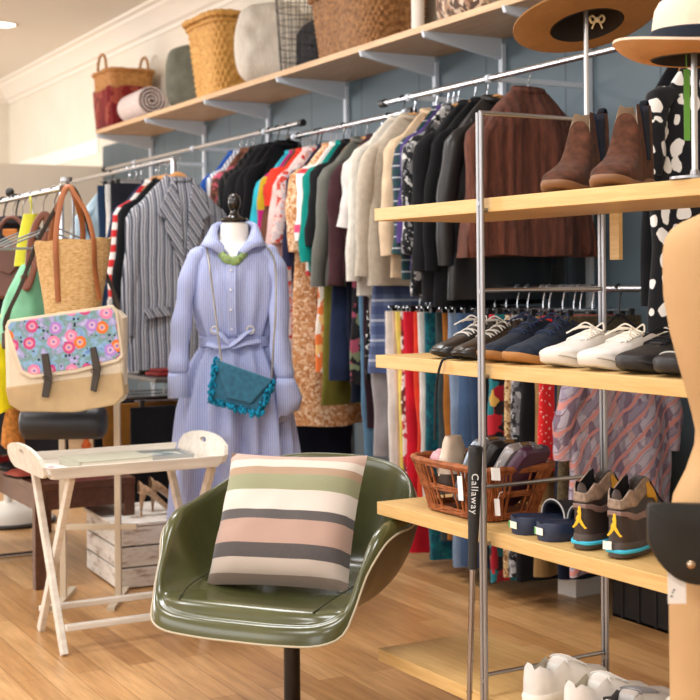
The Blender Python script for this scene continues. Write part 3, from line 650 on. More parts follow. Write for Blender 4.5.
# the dress
DX = NT('blue_pinstripe', .85, spec=.2, sheen=.15)
_x = DX.xyz()[0]; _f = DX.math('FRACT', DX.math('ADD', DX.math('DIVIDE', _x, .0085), 60.)); _k = DX.noise(7, 3)[0]
DX.col(DX.mix(DX.math('MULTIPLY', DX.math('LESS_THAN', _f, .38), .55), DX.ramp(_k, [(.3, (146, 158, 208)), (.7, (160, 172, 216))]), (214, 220, 242)))
DX.bump(DX.math('ADD', DX.math('MULTIPLY', DX.noise(1, 4, DX.mapping((26, 26, 4)))[0], 10.), DX.noise(500, 2)[0]), .45, .0016); DX = DX.m
d = thing('shirt_dress', 'pale blue pinstriped long-sleeved shirt dress with tied belt on the dress form', 'dress', (P0.x, P0.y, 0), FACE)
NS = 96
def dress_ring(z):
    hw = interp(z, [.18, .5, .75, .9, 1.0, 1.02, 1.05, 1.15, 1.25, 1.33, 1.375, 1.40, 1.42, 1.435], [.25, .22, .205, .18, .135, .13, .14, .172, .18, .178, .158, .12, .088, .066])
    hy = interp(z, [.18, .5, .75, .9, 1.0, 1.02, 1.05, 1.15, 1.25, 1.33, 1.375, 1.40, 1.42, 1.435], [.2, .175, .155, .135, .105, .1, .108, .135, .135, .105, .08, .07, .066, .064])
    pl = interp(z, [.18, .6, .95, 1.015, 1.05, 1.2, 1.3], [.034, .026, .011, .003, .009, .005, 0])
    row = []
    for j in range(NS):
        a = 2 * pi * j / NS
        k = pl * (sin(a * 15 + .6 * sin(z * 4)) + .6 * sin(a * 8 + 1.7 + z)) + .012 * noise.noise((4 * cos(a), 4 * sin(a), z * 3.0)) * (1 if z < 1.35 else .3)
        row.append(((hw + k) * cos(a), (hy + k) * sin(a), z))
    return row
zz = [.18 + .03 * i for i in range(28)] + [1.0, 1.01, 1.02, 1.035, 1.05, 1.08, 1.11, 1.15, 1.19, 1.23, 1.27, 1.3, 1.33, 1.355, 1.375, 1.39, 1.40, 1.41, 1.42]
zz = sorted(set(round(z, 3) for z in zz))
# front V opening: pull the top rows down at the front centre
rows = []
for z in zz:
    r = dress_ring(z); q = sm(1.3, 1.42, z)
    rows.append([(x, y, zc_ - (q * .085 * math.exp(-((atan2(x, -y)) / .55) ** 2))) for x, y, zc_ in r])
m = MB(); m.rows(rows, True, False, False); m.build('body', DX, d, ang=80, solid=.004)
for sx, pts in ((-1, [(203, 252), (195, 262), (189, 285), (184, 320), (182, 350), (181, 372)]), (1, [(267, 252), (275, 262), (280, 285), (280, 320), (281, 350), (287, 378)])):
    path = []; rr = []
    P = spline([(xx(a), -.02 - .02 * i, zy(b)) for i, (a, b) in enumerate(pts)], 5)
    for i, p in enumerate(P):
        q = i / (len(P) - 1); rr.append((lerp(.04, .044, q)) + .0035 * sin(q * 24 + sx) + .004 * noise.noise((q * 9, sx, 0))); path.append(p)
    rr[-1] = .034
    m = MB(); m.tube(path, rr, 20, flat=.85); m.build('sleeve', DX, d, ang=80)
m = MB(); m.tube([(xx(181), -.12, zy(370)), (xx(181), -.12, zy(374)), (xx(182), -.12, zy(394))], [.036, .04, .044], 20, caps=False); m.build('cuff', DX, d, solid=.004)
m = MB()   # right cuff open and folded out
rows = []
for i, (cx, y, w1) in enumerate(((286, 376, .034), (286, 384, .037), (287, 398, .038), (287, 412, .034))):
    rows.append([(xx(cx) + w1 * cos(a) * (1 + .9 * max(0, cos(a)) * (i / 3) * (1 if i < 3 else .5)), -.12 + .042 * sin(a), zy(y) + (.02 * max(0, cos(a)) * i / 3 if i > 1 else 0) - (.035 * max(0, -cos(a + .8)) if i == 3 else 0)) for a in [2 * pi * j / 24 for j in range(24)]])
m.rows(rows, True); m.build('cuff', DX, d, solid=.004)
# collar: two raised flaps
for sx in (-1, 1):
    A = [Vector(v) for v in ((sx * .008, -.088, zy(262)), (sx * .028, -.088, zy(252)), (sx * .05, -.07, zy(243)), (sx * .064, -.03, zy(232)), (sx * .058, .02, zy(226)), (sx * .02, .058, zy(224)), (0, .062, zy(224)))]
    B = [Vector(v) for v in ((sx * .035, -.106, zy(256)), (sx * .085, -.112, zy(248)), (sx * .125, -.08, zy(246)), (sx * .115, -.03, zy(240)), (sx * .1, .03, zy(234)), (sx * .04, .085, zy(232)), (0, .09, zy(232)))]
    A, B = spline(A, 4), spline(B, 4)
    rows = []
    for k in range(6):
        q = k / 5
        rows.append([a.lerp(b, q) + Vector((0, 0, .03 * sin(pi * q))) for a, b in zip(A, B)])
    m = MB(); m.rows(rows, False); m.build('collar_flap', DX, d, solid=.004)
m = MB(); pr = []
for k in range(14):
    z = lerp(1.335, 1.03, k / 13); r_ = dress_ring(z); yf = min(v[1] for v in r_[60:84])
    pr.append([(-.006 + dx, yf - .004 - (.003 if abs(dx - .002) < .017 else 0), z) for dx in (-.018, -.015, .019, .022)])
m.rows(pr, False); m.build('placket', DX, d, solid=.003)
m = MB()
for k in range(4): m.ball((-.004, min(v[1] for v in dress_ring(1.29 - .075 * k)[60:84]) - .009, 1.29 - .075 * k), .005, 8, (1, .5, 1))
m.build('button', plain('dfe2ee', .3), d)
m = MB(); m.rows([[(rx * cos(a), ry * sin(a) , 1.018 + dz + .004 * sin(3 * a)) for a in [2 * pi * j / 48 for j in range(48)]] for rx, ry, dz in ((.137, .107, -.022), (.143, .113, -.018), (.143, .113, .018), (.137, .107, .022))], True); blt = m.build('belt', DX, d, solid=.003)
m = MB()
m.tube(spline([(-.07, -.118, 1.06), (-.045, -.135, 1.045), (-.02, -.135, 1.018), (.0, -.13, 1.0), (.05, -.125, 1.012), (.1, -.1, 1.02)], 5), .016, 8, flat=.4)
m.tube(spline([(.07, -.112, 1.06), (.045, -.13, 1.045), (.02, -.14, 1.022), (-.01, -.135, 1.004), (-.05, -.125, 1.0), (-.1, -.095, 1.01)], 5), .016, 8, flat=.4)
m.build('belt_tie', DX, blt)
m = MB()
for sx in (-1, 1): m.tube([(sx * .068 + .014 * cos(a), -.124, 1.062 + .014 * sin(a)) for a in [2 * pi * j / 14 for j in range(14)]], .0035, 6, True)
m.build('belt_eyelet', plain('c9c6c0', .4, .5), blt)
# necklace
n_ = thing('necklace', 'chunky green bead necklace at the collar of the blue dress', 'necklace', (P0.x, P0.y, zy(262)), FACE)
rnd = random.Random(5); m = MB(); G = NT('green_beads', .3, coat=.4); G.col(G.ramp(G.noise(60, 2)[0], [(.3, (96, 128, 58)), (.7, (150, 176, 104))])); G = G.m
for i in range(15):
    q = i / 14 * 2 - 1; m.ball((q * .045, -.094 - .022 * (1 - q * q), .03 * q * q + .004 * (i % 2)), rnd.uniform(.0105, .016), 8, (1, .8, 1.15))
m.build('bead', G, n_)
m = MB(); m.tube(spline([(-.045, -.085, .028), (-.058, -.05, .06), (-.056, .02, .075), (0, .062, .08), (.056, .02, .075), (.058, -.05, .06), (.045, -.085, .028)], 4), .0015, 6); m.build('cord', plain('8a8a6a', .5), n_)
# turquoise bag
b_ = thing('fringed_clutch', 'turquoise quilted clutch bag with fringe hanging on a chain over the dress', 'handbag', (P0.x, P0.y, zy(410)), FACE)
TQ = NT('quilted_teal', .8, sheen=.3); TQ.col(TQ.ramp(TQ.noise(60, 4)[0], [(.3, (26, 84, 112)), (.7, (40, 108, 136))])); TQ.bump(TQ.noise(180, 2)[0], .5, .002); TQ = TQ.m
def zb_(y): return zy(y) - zy(410)
quad = [(222, 356), (276, 376), (262, 408), (216, 394)]
m = MB(); m.prism([(xx(a), zb_(y)) for a, y in quad], .05, lambda x, y, z: Vector((x, -.2 - z, y))); m.build('body', TQ, b_, bevel=.014)
m = MB(); m.prism([(xx(a), zb_(y)) for a, y in [(221, 355), (276, 375), (255, 398), (232, 392)]], .012, lambda x, y, z: Vector((x, -.252 - z, y))); m.build('flap', TQ, b_, bevel=.005)
FR = fab('1a86ac', .9); m = MB(); rnd = random.Random(9)
edge = []
for (a, b) in (((222, 356), (216, 394)), ((216, 394), (262, 408)), ((262, 408), (276, 376))):
    L = int(sqrt((a[0] - b[0]) ** 2 + (a[1] - b[1]) ** 2) / 1.6)
    for i in range(L):
        q = i / L; edge.append((lerp(a[0], b[0], q), lerp(a[1], b[1], q)))
for px, y in edge:
    for k in range(8):
        c = (xx(px + rnd.uniform(-3, 3)), -.225 + rnd.uniform(-.04, .03), zb_(y + rnd.uniform(-2.5, 3.0)))
        m.ball(c, rnd.uniform(.004, .0075), 6, (rnd.uniform(.7, 1.2), 1, rnd.uniform(.8, 1.5)))
m.build('fringe', FR, b_)
m = MB(); m.tube(spline([(xx(226), -.215, zb_(358)), (xx(222), -.19, zb_(330)), (xx(217), -.17, zb_(290)), (xx(212), -.12, zb_(258)), (xx(208), -.04, zb_(242)), (xx(220), .09, zb_(236)), (xx(250), .1, zb_(236)), (xx(264), -.03, zb_(243)), (xx(276), -.1, zb_(262)), (xx(278), -.16, zb_(300)), (xx(276), -.2, zb_(340)), (xx(274), -.215, zb_(374))], 6), .0036, 8); m.build('chain_strap', plain('9a958a', .35, .8), b_)

# ------------------------------------------------------------------ white butler tray table
WW = NT('white_washed_wood', .5, spec=.35)
_k = WW.noise(5, 5, WW.mapping((1, 8, 8)))[0]; WW.col(WW.ramp(_k, [(.3, (208, 199, 186)), (.7, (230, 224, 214))])); WW.bump(_k, .1, .001); WW = WW.m
TX0, TX1, TY0, TY1, TZ = 1.255, 1.88, 4.37, 4.81, .6
tcx, tcy = (TX0 + TX1) / 2, (TY0 + TY1) / 2
t = thing('tray_table', 'white wooden folding tray table with crossed legs and curved tray ends', 'table', (tcx, tcy, 0))
hx_, hy_ = (TX1 - TX0) / 2, (TY1 - TY0) / 2
m = MB(); m.box((0, 0, TZ + .006), (2 * hx_ - .03, 2 * hy_ - .02, .012)); m.build('tray_bottom', WW, t, smooth=False)
for sy in (-1, 1):
    m = MB(); m.prism([(-hx_ + .02, TZ), (hx_ - .02, TZ), (hx_ + .0, TZ + .04), (-hx_ - .0, TZ + .04)], .014, lambda x, y, z: Vector((x, sy * (hy_ - .004 + (y - TZ) * .25) - .007 + z, y))); m.build('long_side', WW, t, smooth=False, bevel=.002)
for sx in (-1, 1):
    arc = [(hy_ * cos(a), TZ + .04 + .06 * max(0, sin(a)) ** .8) for a in [pi * i / 20 for i in range(21)]]
    out = [(-hy_ + .012, TZ), (hy_ - .012, TZ)] + arc
    m = MB(); n0 = len(out)
    hole = [(.028 * cos(2 * pi * i / 16), TZ + .088 + .012 * sin(2 * pi * i / 16)) for i in range(16)]
    pl = lambda x, y, z: Vector((sx * (hx_ - .002 + (y - TZ) * .3 + z), x, y))
    # face with a hole: fan between an outline resampled by angle and the hole
    def outline_pt(a):
        best = None; cy = TZ + .072
        dx, dy = cos(a), sin(a)
        for i in range(len(out)):
            x1, y1 = out[i]; x2, y2 = out[(i + 1) % len(out)]; y1 -= cy; y2 -= cy
            den = dx * (y2 - y1) - dy * (x2 - x1)
            if abs(den) < 1e-9: continue
            tt = (x1 * (y2 - y1) - y1 * (x2 - x1)) / den; uu = (x1 * dy - y1 * dx) / den
            if tt > 0 and -1e-6 <= uu <= 1 + 1e-6 and (best is None or tt < best): best = tt
        return (dx * best, cy + dy * best)
    K = 48; og = [outline_pt(2 * pi * i / K + .01) for i in range(K)]; hg = [(.03 * cos(2 * pi * i / K + .01), TZ + .072 + .01 * sin(2 * pi * i / K + .01)) for i in range(K)]
    m.rows([[pl(x, y, -.006) for x, y in og], [pl(x, y, .008) for x, y in og], [pl(x, y, .008) for x, y in hg], [pl(x, y, -.006) for x, y in hg]], True, loop=True)
    m.build('tray_end', WW, t, smooth=False)
for sx in (-1, 1):
    x = sx * .255 + .022
    for sy in (-1, 1):
        xo = x + (.012 if sy > 0 else -.012)
        m = MB(); m.bar((xo, sy * .185 + .024, .0), (xo, -sy * .185 + .012, TZ), .022, .034, (0, 1, 0)); m.build('leg', WW, t, smooth=False, bevel=.003)
for sy in (-1, 1):
    m = MB(); m.bar((-.233, sy * .155 + .022, .085), (.277, sy * .155 + .022, .085), .03, .02); m.build('stretcher', WW, t, smooth=False, bevel=.003)
b = thing('book', 'large pale grey-green book lying in the white tray', 'book', (tcx - .05, tcy - .03, TZ + .0125), .06)
m = MB(); m.box((0, 0, .0015), (.27, .2, .003)); m.box((0, 0, .0265), (.27, .2, .003)); m.box((-.134, 0, .014), (.003, .2, .028)); m.build('cover', plain('b9b9a6', .5), b, smooth=False)
m = MB(); m.box((.002, 0, .014), (.262, .192, .022)); m.build('pages', plain('e6dfd0', .8), b, smooth=False)
b = thing('photo_frame', 'flat silver framed picture lying in the right half of the white tray', 'picture frame', (tcx + .18, tcy + .05, TZ + .0125), -.1)
m = MB()
for c, dd in (((0, -.085, .008), (.2, .02, .016)), ((0, .085, .008), (.2, .02, .016)), ((-.09, 0, .008), (.02, .15, .016)), ((.09, 0, .008), (.02, .15, .016))): m.box(c, dd)
m.build('frame', plain('aeb2b2', .3, .7), b, smooth=False)
m = MB(); m.box((0, 0, .005), (.16, .15, .006)); m.build('print', floral(((126, 140, 144), (170, 176, 170), (96, 110, 116), (190, 186, 176)), 26), b, smooth=False)
b = thing('greeting_card', 'small white card with pink print lying at the left end of the tray', 'card', (tcx - .245, tcy + .0, TZ + .0125), .4)
m = MB(); m.box((0, 0, .001), (.08, .11, .002)); m.build('sheet', floral(((240, 236, 232), (240, 236, 232), (226, 170, 178), (240, 238, 234)), 40), b, smooth=False)

# ------------------------------------------------------------------ olive shell armchair
P = at(291, 560, 3.8)
CH = thing('armchair', 'olive green vinyl shell armchair on a dark swivel post, cushion on its seat', 'chair', (P.x, P.y, 0), -TH - radians(24))
OLV = NT('olive_vinyl', .24, spec=.5, coat=.35); OLV.b.inputs['Coat Roughness'].default_value = .18
OLV.col(OLV.ramp(OLV.noise(5, 3)[0], [(.3, (66, 69, 40)), (.7, (84, 86, 50))])); OLV.bump(OLV.noise(260, 2)[0], .08, .001); OLV = OLV.m
RIMP = [(0, -.3, .362), (.115, -.3, .363), (.215, -.288, .37), (.272, -.245, .4), (.29, -.19, .49), (.296, -.125, .57), (.306, -.06, .6), (.315, .02, .607), (.308, .11, .628), (.275, .2, .668), (.21, .262, .705), (.115, .295, .722), (0, .304, .726)]
RIMP = RIMP + [(-x, y, z) for x, y, z in RIMP[-2:0:-1]]
RIM = spline(RIMP, 4, True); NR = len(RIM)
def shell(off=0., lo=0.):
    rows = []; NK = 16
    for k in range(1, NK + 1):
        q = k / NK; row = []
        for p in RIM:
            high = sm(.41, .56, p.z)
            a = atan2(p.y, p.x)
            # edge of the flat seat under this rim point
            sr = Vector((p.x * lerp(.86, .8, high), p.y * lerp(.84, .74, high), 0))
            
            if q < .55:
                u = q / .55; pt = sr * u; pt = Vector((pt.x, pt.y, .384 + .014 * u * u))
                if high > .0: pt.z = .384 + lerp(.014 * u * u, .03 * u ** 3, high)
            else:
                u = (q - .55) / .45
                s0 = Vector((sr.x, sr.y, lerp(.398, .414, high)))
                # seat-to-wall curve: out first, then up
                mid = Vector((lerp(sr.x, p.x, .82), lerp(sr.y, p.y, .82), lerp(s0.z + .006, lerp(s0.z, p.z, .26), high)))
                pt = s0 * (1 - u) ** 2 + mid * 2 * u * (1 - u) + Vector(p) * u * u
                # arms roll outward at their tops
            row.append(pt)
        rows.append(row)
    return rows
rows = shell()
# roll the padding over the rim: outward and down
def roll(rows, w, drop_, n=4):
    out = list(rows)
    for k in range(1, n + 1):
        q = k / n; row = []
        for i, p in enumerate(RIM):
            o = Vector((p.x, p.y, 0)).normalized()
            flat = sm(.5, .58, p.z) * (1 - sm(.61, .66, p.z))   # arm tops: a wide flat roll
            front = 1 - sm(.37, .42, p.z)
            ww = w * (1 + .9 * flat + .6 * front)
            row.append(p + o * ww * sin(q * pi / 2) + Vector((0, 0, .006 * sin(q * pi) - (drop_ * (1 + .5 * front)) * (1 - cos(q * pi / 2)))))
        out.append(row)
    return out
up = roll(rows, .022, .03)
m = MB(); m.rows(up, True, True, False); uph = m.build('upholstery', OLV, CH, sub=1, ang=180)
# outer hard shell, below and outside the padding
SHC = NT('shell_back', .35, spec=.5); SHC.col('54452f'); SHC = SHC.m
edge = up[-1]
o_rows = []
for k in range(13):
    q = k / 12; row = []
    for i, p in enumerate(edge):
        base = Vector((p.x * .34, p.y * .34, .322)); e = Vector(p)
        mid = Vector((p.x * .9, p.y * .86, .33 + .06 * sm(.42, .7, p.z)))
        row.append(e * (1 - q) ** 2 + mid * 2 * q * (1 - q) + base * q * q)
    o_rows.append(row)
m = MB(); m.rows(o_rows, True, False, True); osh = m.build('outer_shell', SHC, CH, ang=180)
m = MB(); m.tube([p + Vector((p.x, p.y, 0)).normalized() * .001 for p in edge], .003, 8, True); m.build('piping', plain('b8ad94', .5), osh)
m = MB()
for sx in (-1, 1):   # stitched seams where arm meets seat
    m.tube(spline([(sx * .2, -.275, .396), (sx * .218, -.18, .416), (sx * .226, -.04, .424), (sx * .215, .09, .432), (sx * .175, .17, .436)], 5), .0022, 6)
m.build('seam', plain('2c301c', .5), uph)
PST = plain('2a231d', .35, .5)
m = MB(); m.tube([(0, 0, .05), (0, 0, .322)], .0235, 20); m.build('post', PST, CH)
m = MB(); m.lathe([(.11, .305), (.11, .315), (.09, .321), (.02, .322)], 24); m.build('seat_plate', PST, CH)
m = MB(); m.lathe([(.001, 0), (.19, .001), (.19, .008), (.06, .022), (.0235, .05), (.0235, .08)], 40); m.build('disc_base', PST, CH)
# striped cushion leaning in the chair
CUS = NT('cushion_stripes', .8, spec=.2, sheen=.2)
_z = CUS.math('DIVIDE', CUS.xyz()[2], .4)
_s = [(0, (128, 112, 100)), (.06, (186, 172, 160)), (.16, (74, 68, 68)), (.26, (172, 142, 128)), (.435, (80, 75, 75)), (.505, (206, 197, 187)), (.66, (140, 142, 110)), (.78, (162, 136, 112)), (.84, (206, 198, 186)), (.91, (186, 158, 144))]
CUS.col(CUS.mix(CUS.math('MULTIPLY', CUS.noise(260, 2)[0], .04), CUS.ramp(_z, _s, True), (255, 250, 245))); CUS.bump(CUS.noise(600, 2)[0], .2, .001); CUS = CUS.m
ca, sa = cos(-TH - radians(24)), sin(-TH - radians(24))
def chp(x, y, z): return (P.x + x * ca - y * sa, P.y + x * sa + y * ca, z)
t = thing('cushion', 'square cushion in pink, sage, ivory and charcoal stripes on the olive armchair', 'cushion', chp(-.005, -.085, .4), 0)
t.rotation_euler = (Matrix.Rotation(-TH - radians(19), 3, 'Z') @ Matrix.Rotation(radians(-30), 3, 'X') @ Matrix.Rotation(radians(-1), 3, 'Y')).to_euler()
pillow(t, .42, .4, .15, CUS, pin=.045, slump=.35, n=24, wr=.008)

# ------------------------------------------------------------------ shoe rack
BLP = CAM + (Vector((2.091, 3.639, .096)) - CAM) * (1 / 1.154)
RA = radians(1.8); RU = Vector((-sin(RA), cos(RA), 0)); RN = Vector((cos(RA), sin(RA), 0))
R0 = BLP - RU * .472 + RN * .012; R0.z = 0
def RK(x, y, z): return R0 + RN * x + RU * y + Vector((0, 0, z))
def rack_y(px, py, x):
    r = ray(px, py); q = R0 + RN * x - CAM; k = q.dot(RN) / r.dot(RN); return (CAM + r * k - R0).dot(RU)
SHZ = [.245, .645, 1.045, 1.444]
t = thing('shoe_rack', 'freestanding shoe rack with oak shelves on a slim steel frame', 'shelf rack', R0, RA)
OAK = wood((200, 160, 98), (224, 188, 128), 1, 1.3, .4, 18)
YL, YR = .515, -1.5
for z in SHZ:
    m = MB(); m.box((.175, (YL + YR) / 2, z - .017), (.34, YL - YR, .034)); m.build('shelf', OAK, t, smooth=False, bevel=.0015)
for yy in (0, -1.35):
    for xp, n_ in ((-.014, 'post'), (.364, 'post')):
        m = MB()
        for k in (-1, 1): m.tube([(xp, yy + k * .0068, 0), (xp, yy + k * .0068, 1.648)], .0056, 10)
        for z in (.29, .76, 1.22, 1.43): m.tube([(xp - .006, yy, z), (xp + .006, yy, z)], .007, 8)
        m.build(n_, STEEL, t)
    for z in (1.648, 1.415, 1.222, 1.016, .752, .616, .302, .216):
        m = MB(); m.tube([(-.014, yy, z), (.364, yy, z)], .0052, 10); m.build('cross_bar', STEEL, t)
m = MB(); m.box((.372, -.045, 1.36), (.012, .034, .13)); m.build('wood_tab', OAK, t, smooth=False)

# shoes: heel at y=0, toe towards +y, sole on z=0
def shoe(name, label, loc, rz, L, W, mats, sole=.022, back=.065, open_end=.5, top=None, toe=1.0, kt=.62, heel=0., laces=None, group=None, insole=.0, flat_sole=True, cat='shoe', foxing=None, scale=1.0):
    upper_m, sole_m, lining_m = mats
    t = thing(name, label, cat, loc, rz, group)
    top = top or [(0, back), (.25, back * .82), (open_end, back * .95), (.66, .062), (.8, .05), (.92, .042), (1, .022)]
    txs, tys = zip(*top)
    hxs = [0, .02, .06, .14, .3, .45, .62, .74, .86, .94, .98, 1]
    hws = [.1, .34, .52, .66, .68, .72, .92, 1, lerp(.84, .94, toe), lerp(.56, .74, toe), lerp(.32, .48, toe), .08]
    def hw(q): return W / 2 * interp(q, hxs, hws)
    def lift(q): return .012 * sm(.75, 1, q) + heel * 0
    def zs(q): return sole + heel * (1 - sm(.28, .5, q)) * 1.0 + lift(q)
    def pos(q, a, off=0.):
        s = abs(a); sg = 1 if a >= 0 else -1; h = hw(q); base = zs(q); T = max(base + .004, interp(q, txs, tys) + heel * (1 - sm(.28, .6, q)))
        Ht = T - base
        ang = s * pi / 2
        xd = h * sin(ang) ** .75; zd = base + Ht * max(0, cos(ang)) ** .62
        o = sm(.02, .07, q) * (1 - sm(open_end - .05, open_end + .01, q))
        if o > 0:
            if s > .5:
                u = (1 - s) / .5; xo = h * lerp(1, kt / max(.3, interp(q, hxs, hws)) * .66 if Ht > .075 else lerp(1, .82, u), u ** 1.2); zo = base + Ht * u ** .95
            else:
                u = s / .5; top_x = h * (kt / max(.3, interp(q, hxs, hws)) * .66 if Ht > .075 else .82); xo = top_x * .93 * u ** .8; zo = base + Ht - (Ht - .004) * (1 - u ** 5)
            xd = lerp(xd, xo, o); zd = lerp(zd, zo, o)
        n = Vector((sg * sin(ang), 0, cos(ang))) if o < .5 or s > .5 else Vector((0, 0, 0))
        return Vector((sg * xd, q * L, zd)) + n * off
    NQ, NA = 44, 32
    qs = [((i / NQ) ** 1.0) for i in range(NQ + 1)]
    m = MB(); rows = [[pos(q, -1 + 2 * j / NA) for j in range(NA + 1)] for q in qs]
    n0 = NA + 1
    m.rows(rows, False, True, True)
    mi = []
    for i in range(NQ):
        for j in range(NA):
            a = -1 + 2 * (j + .5) / NA; q = (qs[i] + qs[i + 1]) / 2
            mi.append(1 if (abs(a) < .47 and .03 < q < open_end) else 0)
    m.mi = mi + [0, 0]
    m.build('upper', [upper_m, lining_m], t, ang=70)
    # sole
    m = MB(); K = 40
    def ring(z, grow):
        o = []
        for j in range(K + 1): q = j / K; o.append((hw(q) + grow, q))
        pts = [(x, q * L + (grow * 1.0 if q > .97 else (-grow if q < .03 else 0)), q) for x, q in o] + [(-x, q * L + (grow if q > .97 else (-grow if q < .03 else 0)), q) for x, q in o[::-1]]
        return [(x, y, (z if z >= 0 else 0) * 1.0 + (lift(q) if z > 0 or True else 0) + (heel * (1 - sm(.28, .5, q)))) for x, y, q in pts]
    m.rows([ring(0.0, -.004 if sole > .012 else 0), ring(.004, .0015), ring(sole * .85, .003), ring(sole + .002, .0005)], True, True, True)
    so = m.build('sole', sole_m, t, ang=50)
    if heel > 0:
        m = MB(); pts = [(hw(q) , q * L) for q in (0.01, .04, .08, .14, .2, .26)]; pts = pts + [(-x, y) for x, y in pts[::-1]]
        m.prism(pts, heel + .003); m.build('heel_block', sole_m, so, smooth=False, bevel=.002)
    if laces:
        lm, q0, q1, nb, bow = laces
        m = MB()
        for i in range(nb):
            q = lerp(q0, q1, i / max(1, nb - 1)); dq = .018
            for sg in (-1, 1):
                A = [pos(q + sg * dq * (u - .5) * 2, (u - .5) * .8, .0035) for u in [k / 6 for k in range(7)]]
                m.tube(A, .0022, 6, flat=1.0)
        if bow:
            b0 = pos(q0, 0, .005)
            for sg in (-1, 1):
                m.tube(spline([b0, b0 + Vector((sg * .03, .005, .012)), b0 + Vector((sg * .048, .02, -.004)), b0 + Vector((sg * .03, .024, 0.0)), b0 + Vector((0, .004, .002))], 4), .0021, 6)
                m.tube(spline([b0, b0 + Vector((sg * .018, .03, .004)), b0 + Vector((sg * .04, .055, -.012))], 4), .002, 6)
        lmb = m
        m = MB(); rows = [[pos(min(.99, q), a * .3, .001) + Vector((0, -.012 if q < open_end else 0, .012 * (1 - sm(open_end - .1, open_end + .08, q)))) for a in [-1, -.6, -.2, .2, .6, 1]] for q in [open_end - .06 + .28 * k / 6 for k in range(7)]]
        m.rows(rows, False); tng = m.build('tongue', upper_m, t, solid=.003)
        lmb.build('laces', lm, tng)
    return t, pos
def sticker(t, c, w, h, n=(0, -1, 0)):
    m = MB(); m.box(c, (w, .0015, h)); return m.build('price_sticker', WHITEP, t, smooth=False)

S3 = RA + radians(90)     # toe to the front edge of the shelf
zsh = SHZ[2] + .0005
BLL = leather('17171a', .3, 200, .15, .3); BRL = leather('2c211a', .4); NVS = suede('272f3d'); TAN = plain('a8743c', .6); GUM = plain('5c4024', .6)
def toe_place(px, py, L, z, ang, x=.02):   # toe tip given by pixel on the plane x of the rack
    y = rack_y(px, py, x); a = ang; tip = RK(x, y, z); return tip - Vector((-sin(a), cos(a), 0)) * L
def derby(px, label, mat, solem, lace, ang=0., **k):
    a = S3 + ang; return shoe('derby_shoe', label, toe_place(px, 345, .29, zsh, a), a, .29, .094, (mat, solem, plain('3a2c22', .8)), sole=.01, heel=.018, back=.075, open_end=.44, laces=(lace, .46, .66, 4, True), toe=.3, top=[(0, .078), (.2, .07), (.4, .086), (.5, .082), (.66, .062), (.8, .047), (.93, .036), (1, .016)], **k)
derby(433, 'black leather lace-up shoe at the left end of the middle shelf', BLL, BLACKP, plain('c9c6c0', .5, .4), .06)
t, ps = derby(454, 'dark brown-black brogue with pale laces, second shoe from the shelf end', leather('241c18', .34, 200, .2, .25), BLACKP, plain('b8b4ac', .5, .3), .02)
def desert(px, label, ang=0.):
    a = S3 + ang; return shoe('suede_shoe', label, toe_place(px, 352, .295, zsh, a), a, .295, .096, (NVS, TAN, suede('22304a')), sole=.018, back=.082, open_end=.42, laces=(fab('2b3650'), .43, .6, 3, True), toe=.5, top=[(0, .092), (.2, .086), (.38, .105), (.46, .1), (.6, .075), (.76, .055), (.92, .042), (1, .022)])
desert(481, 'navy suede lace-up shoe with tan sole, beside the black brogue', .04)
desert(506, 'navy suede lace-up shoe with tan sole, beside the white trainers', .0)
CANV = fab('dedad4', .85, .06); RUB = plain('d8d3ca', .5)
def canvas(px, py, label, mat, solem, lacem, ang=0., z=zsh, toe=1.0):
    a = S3 + ang
    t, ps = shoe('canvas_trainer', label, toe_place(px, py, .275, z, a), a, .275, .1, (mat, solem, fab('d9d2c6')), sole=.026, back=.066, open_end=.44, laces=(lacem, .45, .64, 4, True), toe=toe, top=[(0, .085), (.22, .066), (.4, .084), (.48, .082), (.64, .066), (.78, .054), (.92, .046), (1, .03)])
    m = MB(); P_ = []
    for k in range(-30, 31):
        q = abs(k) / 30 * .985; sg = 1 if k >= 0 else -1; b = ps(max(.01, q), sg * 1.0, 0.); P_.append(Vector((b.x + sg * .0035, b.y - (.003 if q < .03 else 0), .019 + .012 * sm(.75, 1, q))))
    m.tube(P_, .0016, 6, up=(0, 0, 1)); m.build('foxing_line', plain('a39c90', .6) if mat is CANV else plain('3a3a3e', .5), t)
    m = MB()
    for sg in (-1, 1): m.tube([ps(lerp(.4, .7, k / 8), sg * lerp(.45, .24, k / 8), .001) for k in range(9)], .0022, 6)
    m.build('eyelet_edge', mat, t)
    return t, ps
canvas(546, 358, 'white canvas trainer beside the navy suede shoe on the middle shelf', CANV, RUB, fab('efe8dc'), .03)
canvas(584, 362, 'white canvas trainer beside the black trainers on the middle shelf', CANV, RUB, fab('efe6d6'), .0)
canvas(623, 370, 'black trainer next to the white canvas trainer on the middle shelf', leather('1b1c1f', .5), plain('1d1d20', .5), fab('1a1a1c'), .02)
t, ps = canvas(661, 377, 'black trainer with pale stitched toe beside the tan torso form', leather('1d1e22', .5), plain('232326', .5), fab('1a1a1c'), .0)
m = MB(); m.tube([ps(.86, -.7 + 1.4 * k / 14, .0015) for k in range(15)], .0015, 6); m.build('toe_stitch', plain('c8c4ba', .7), t)
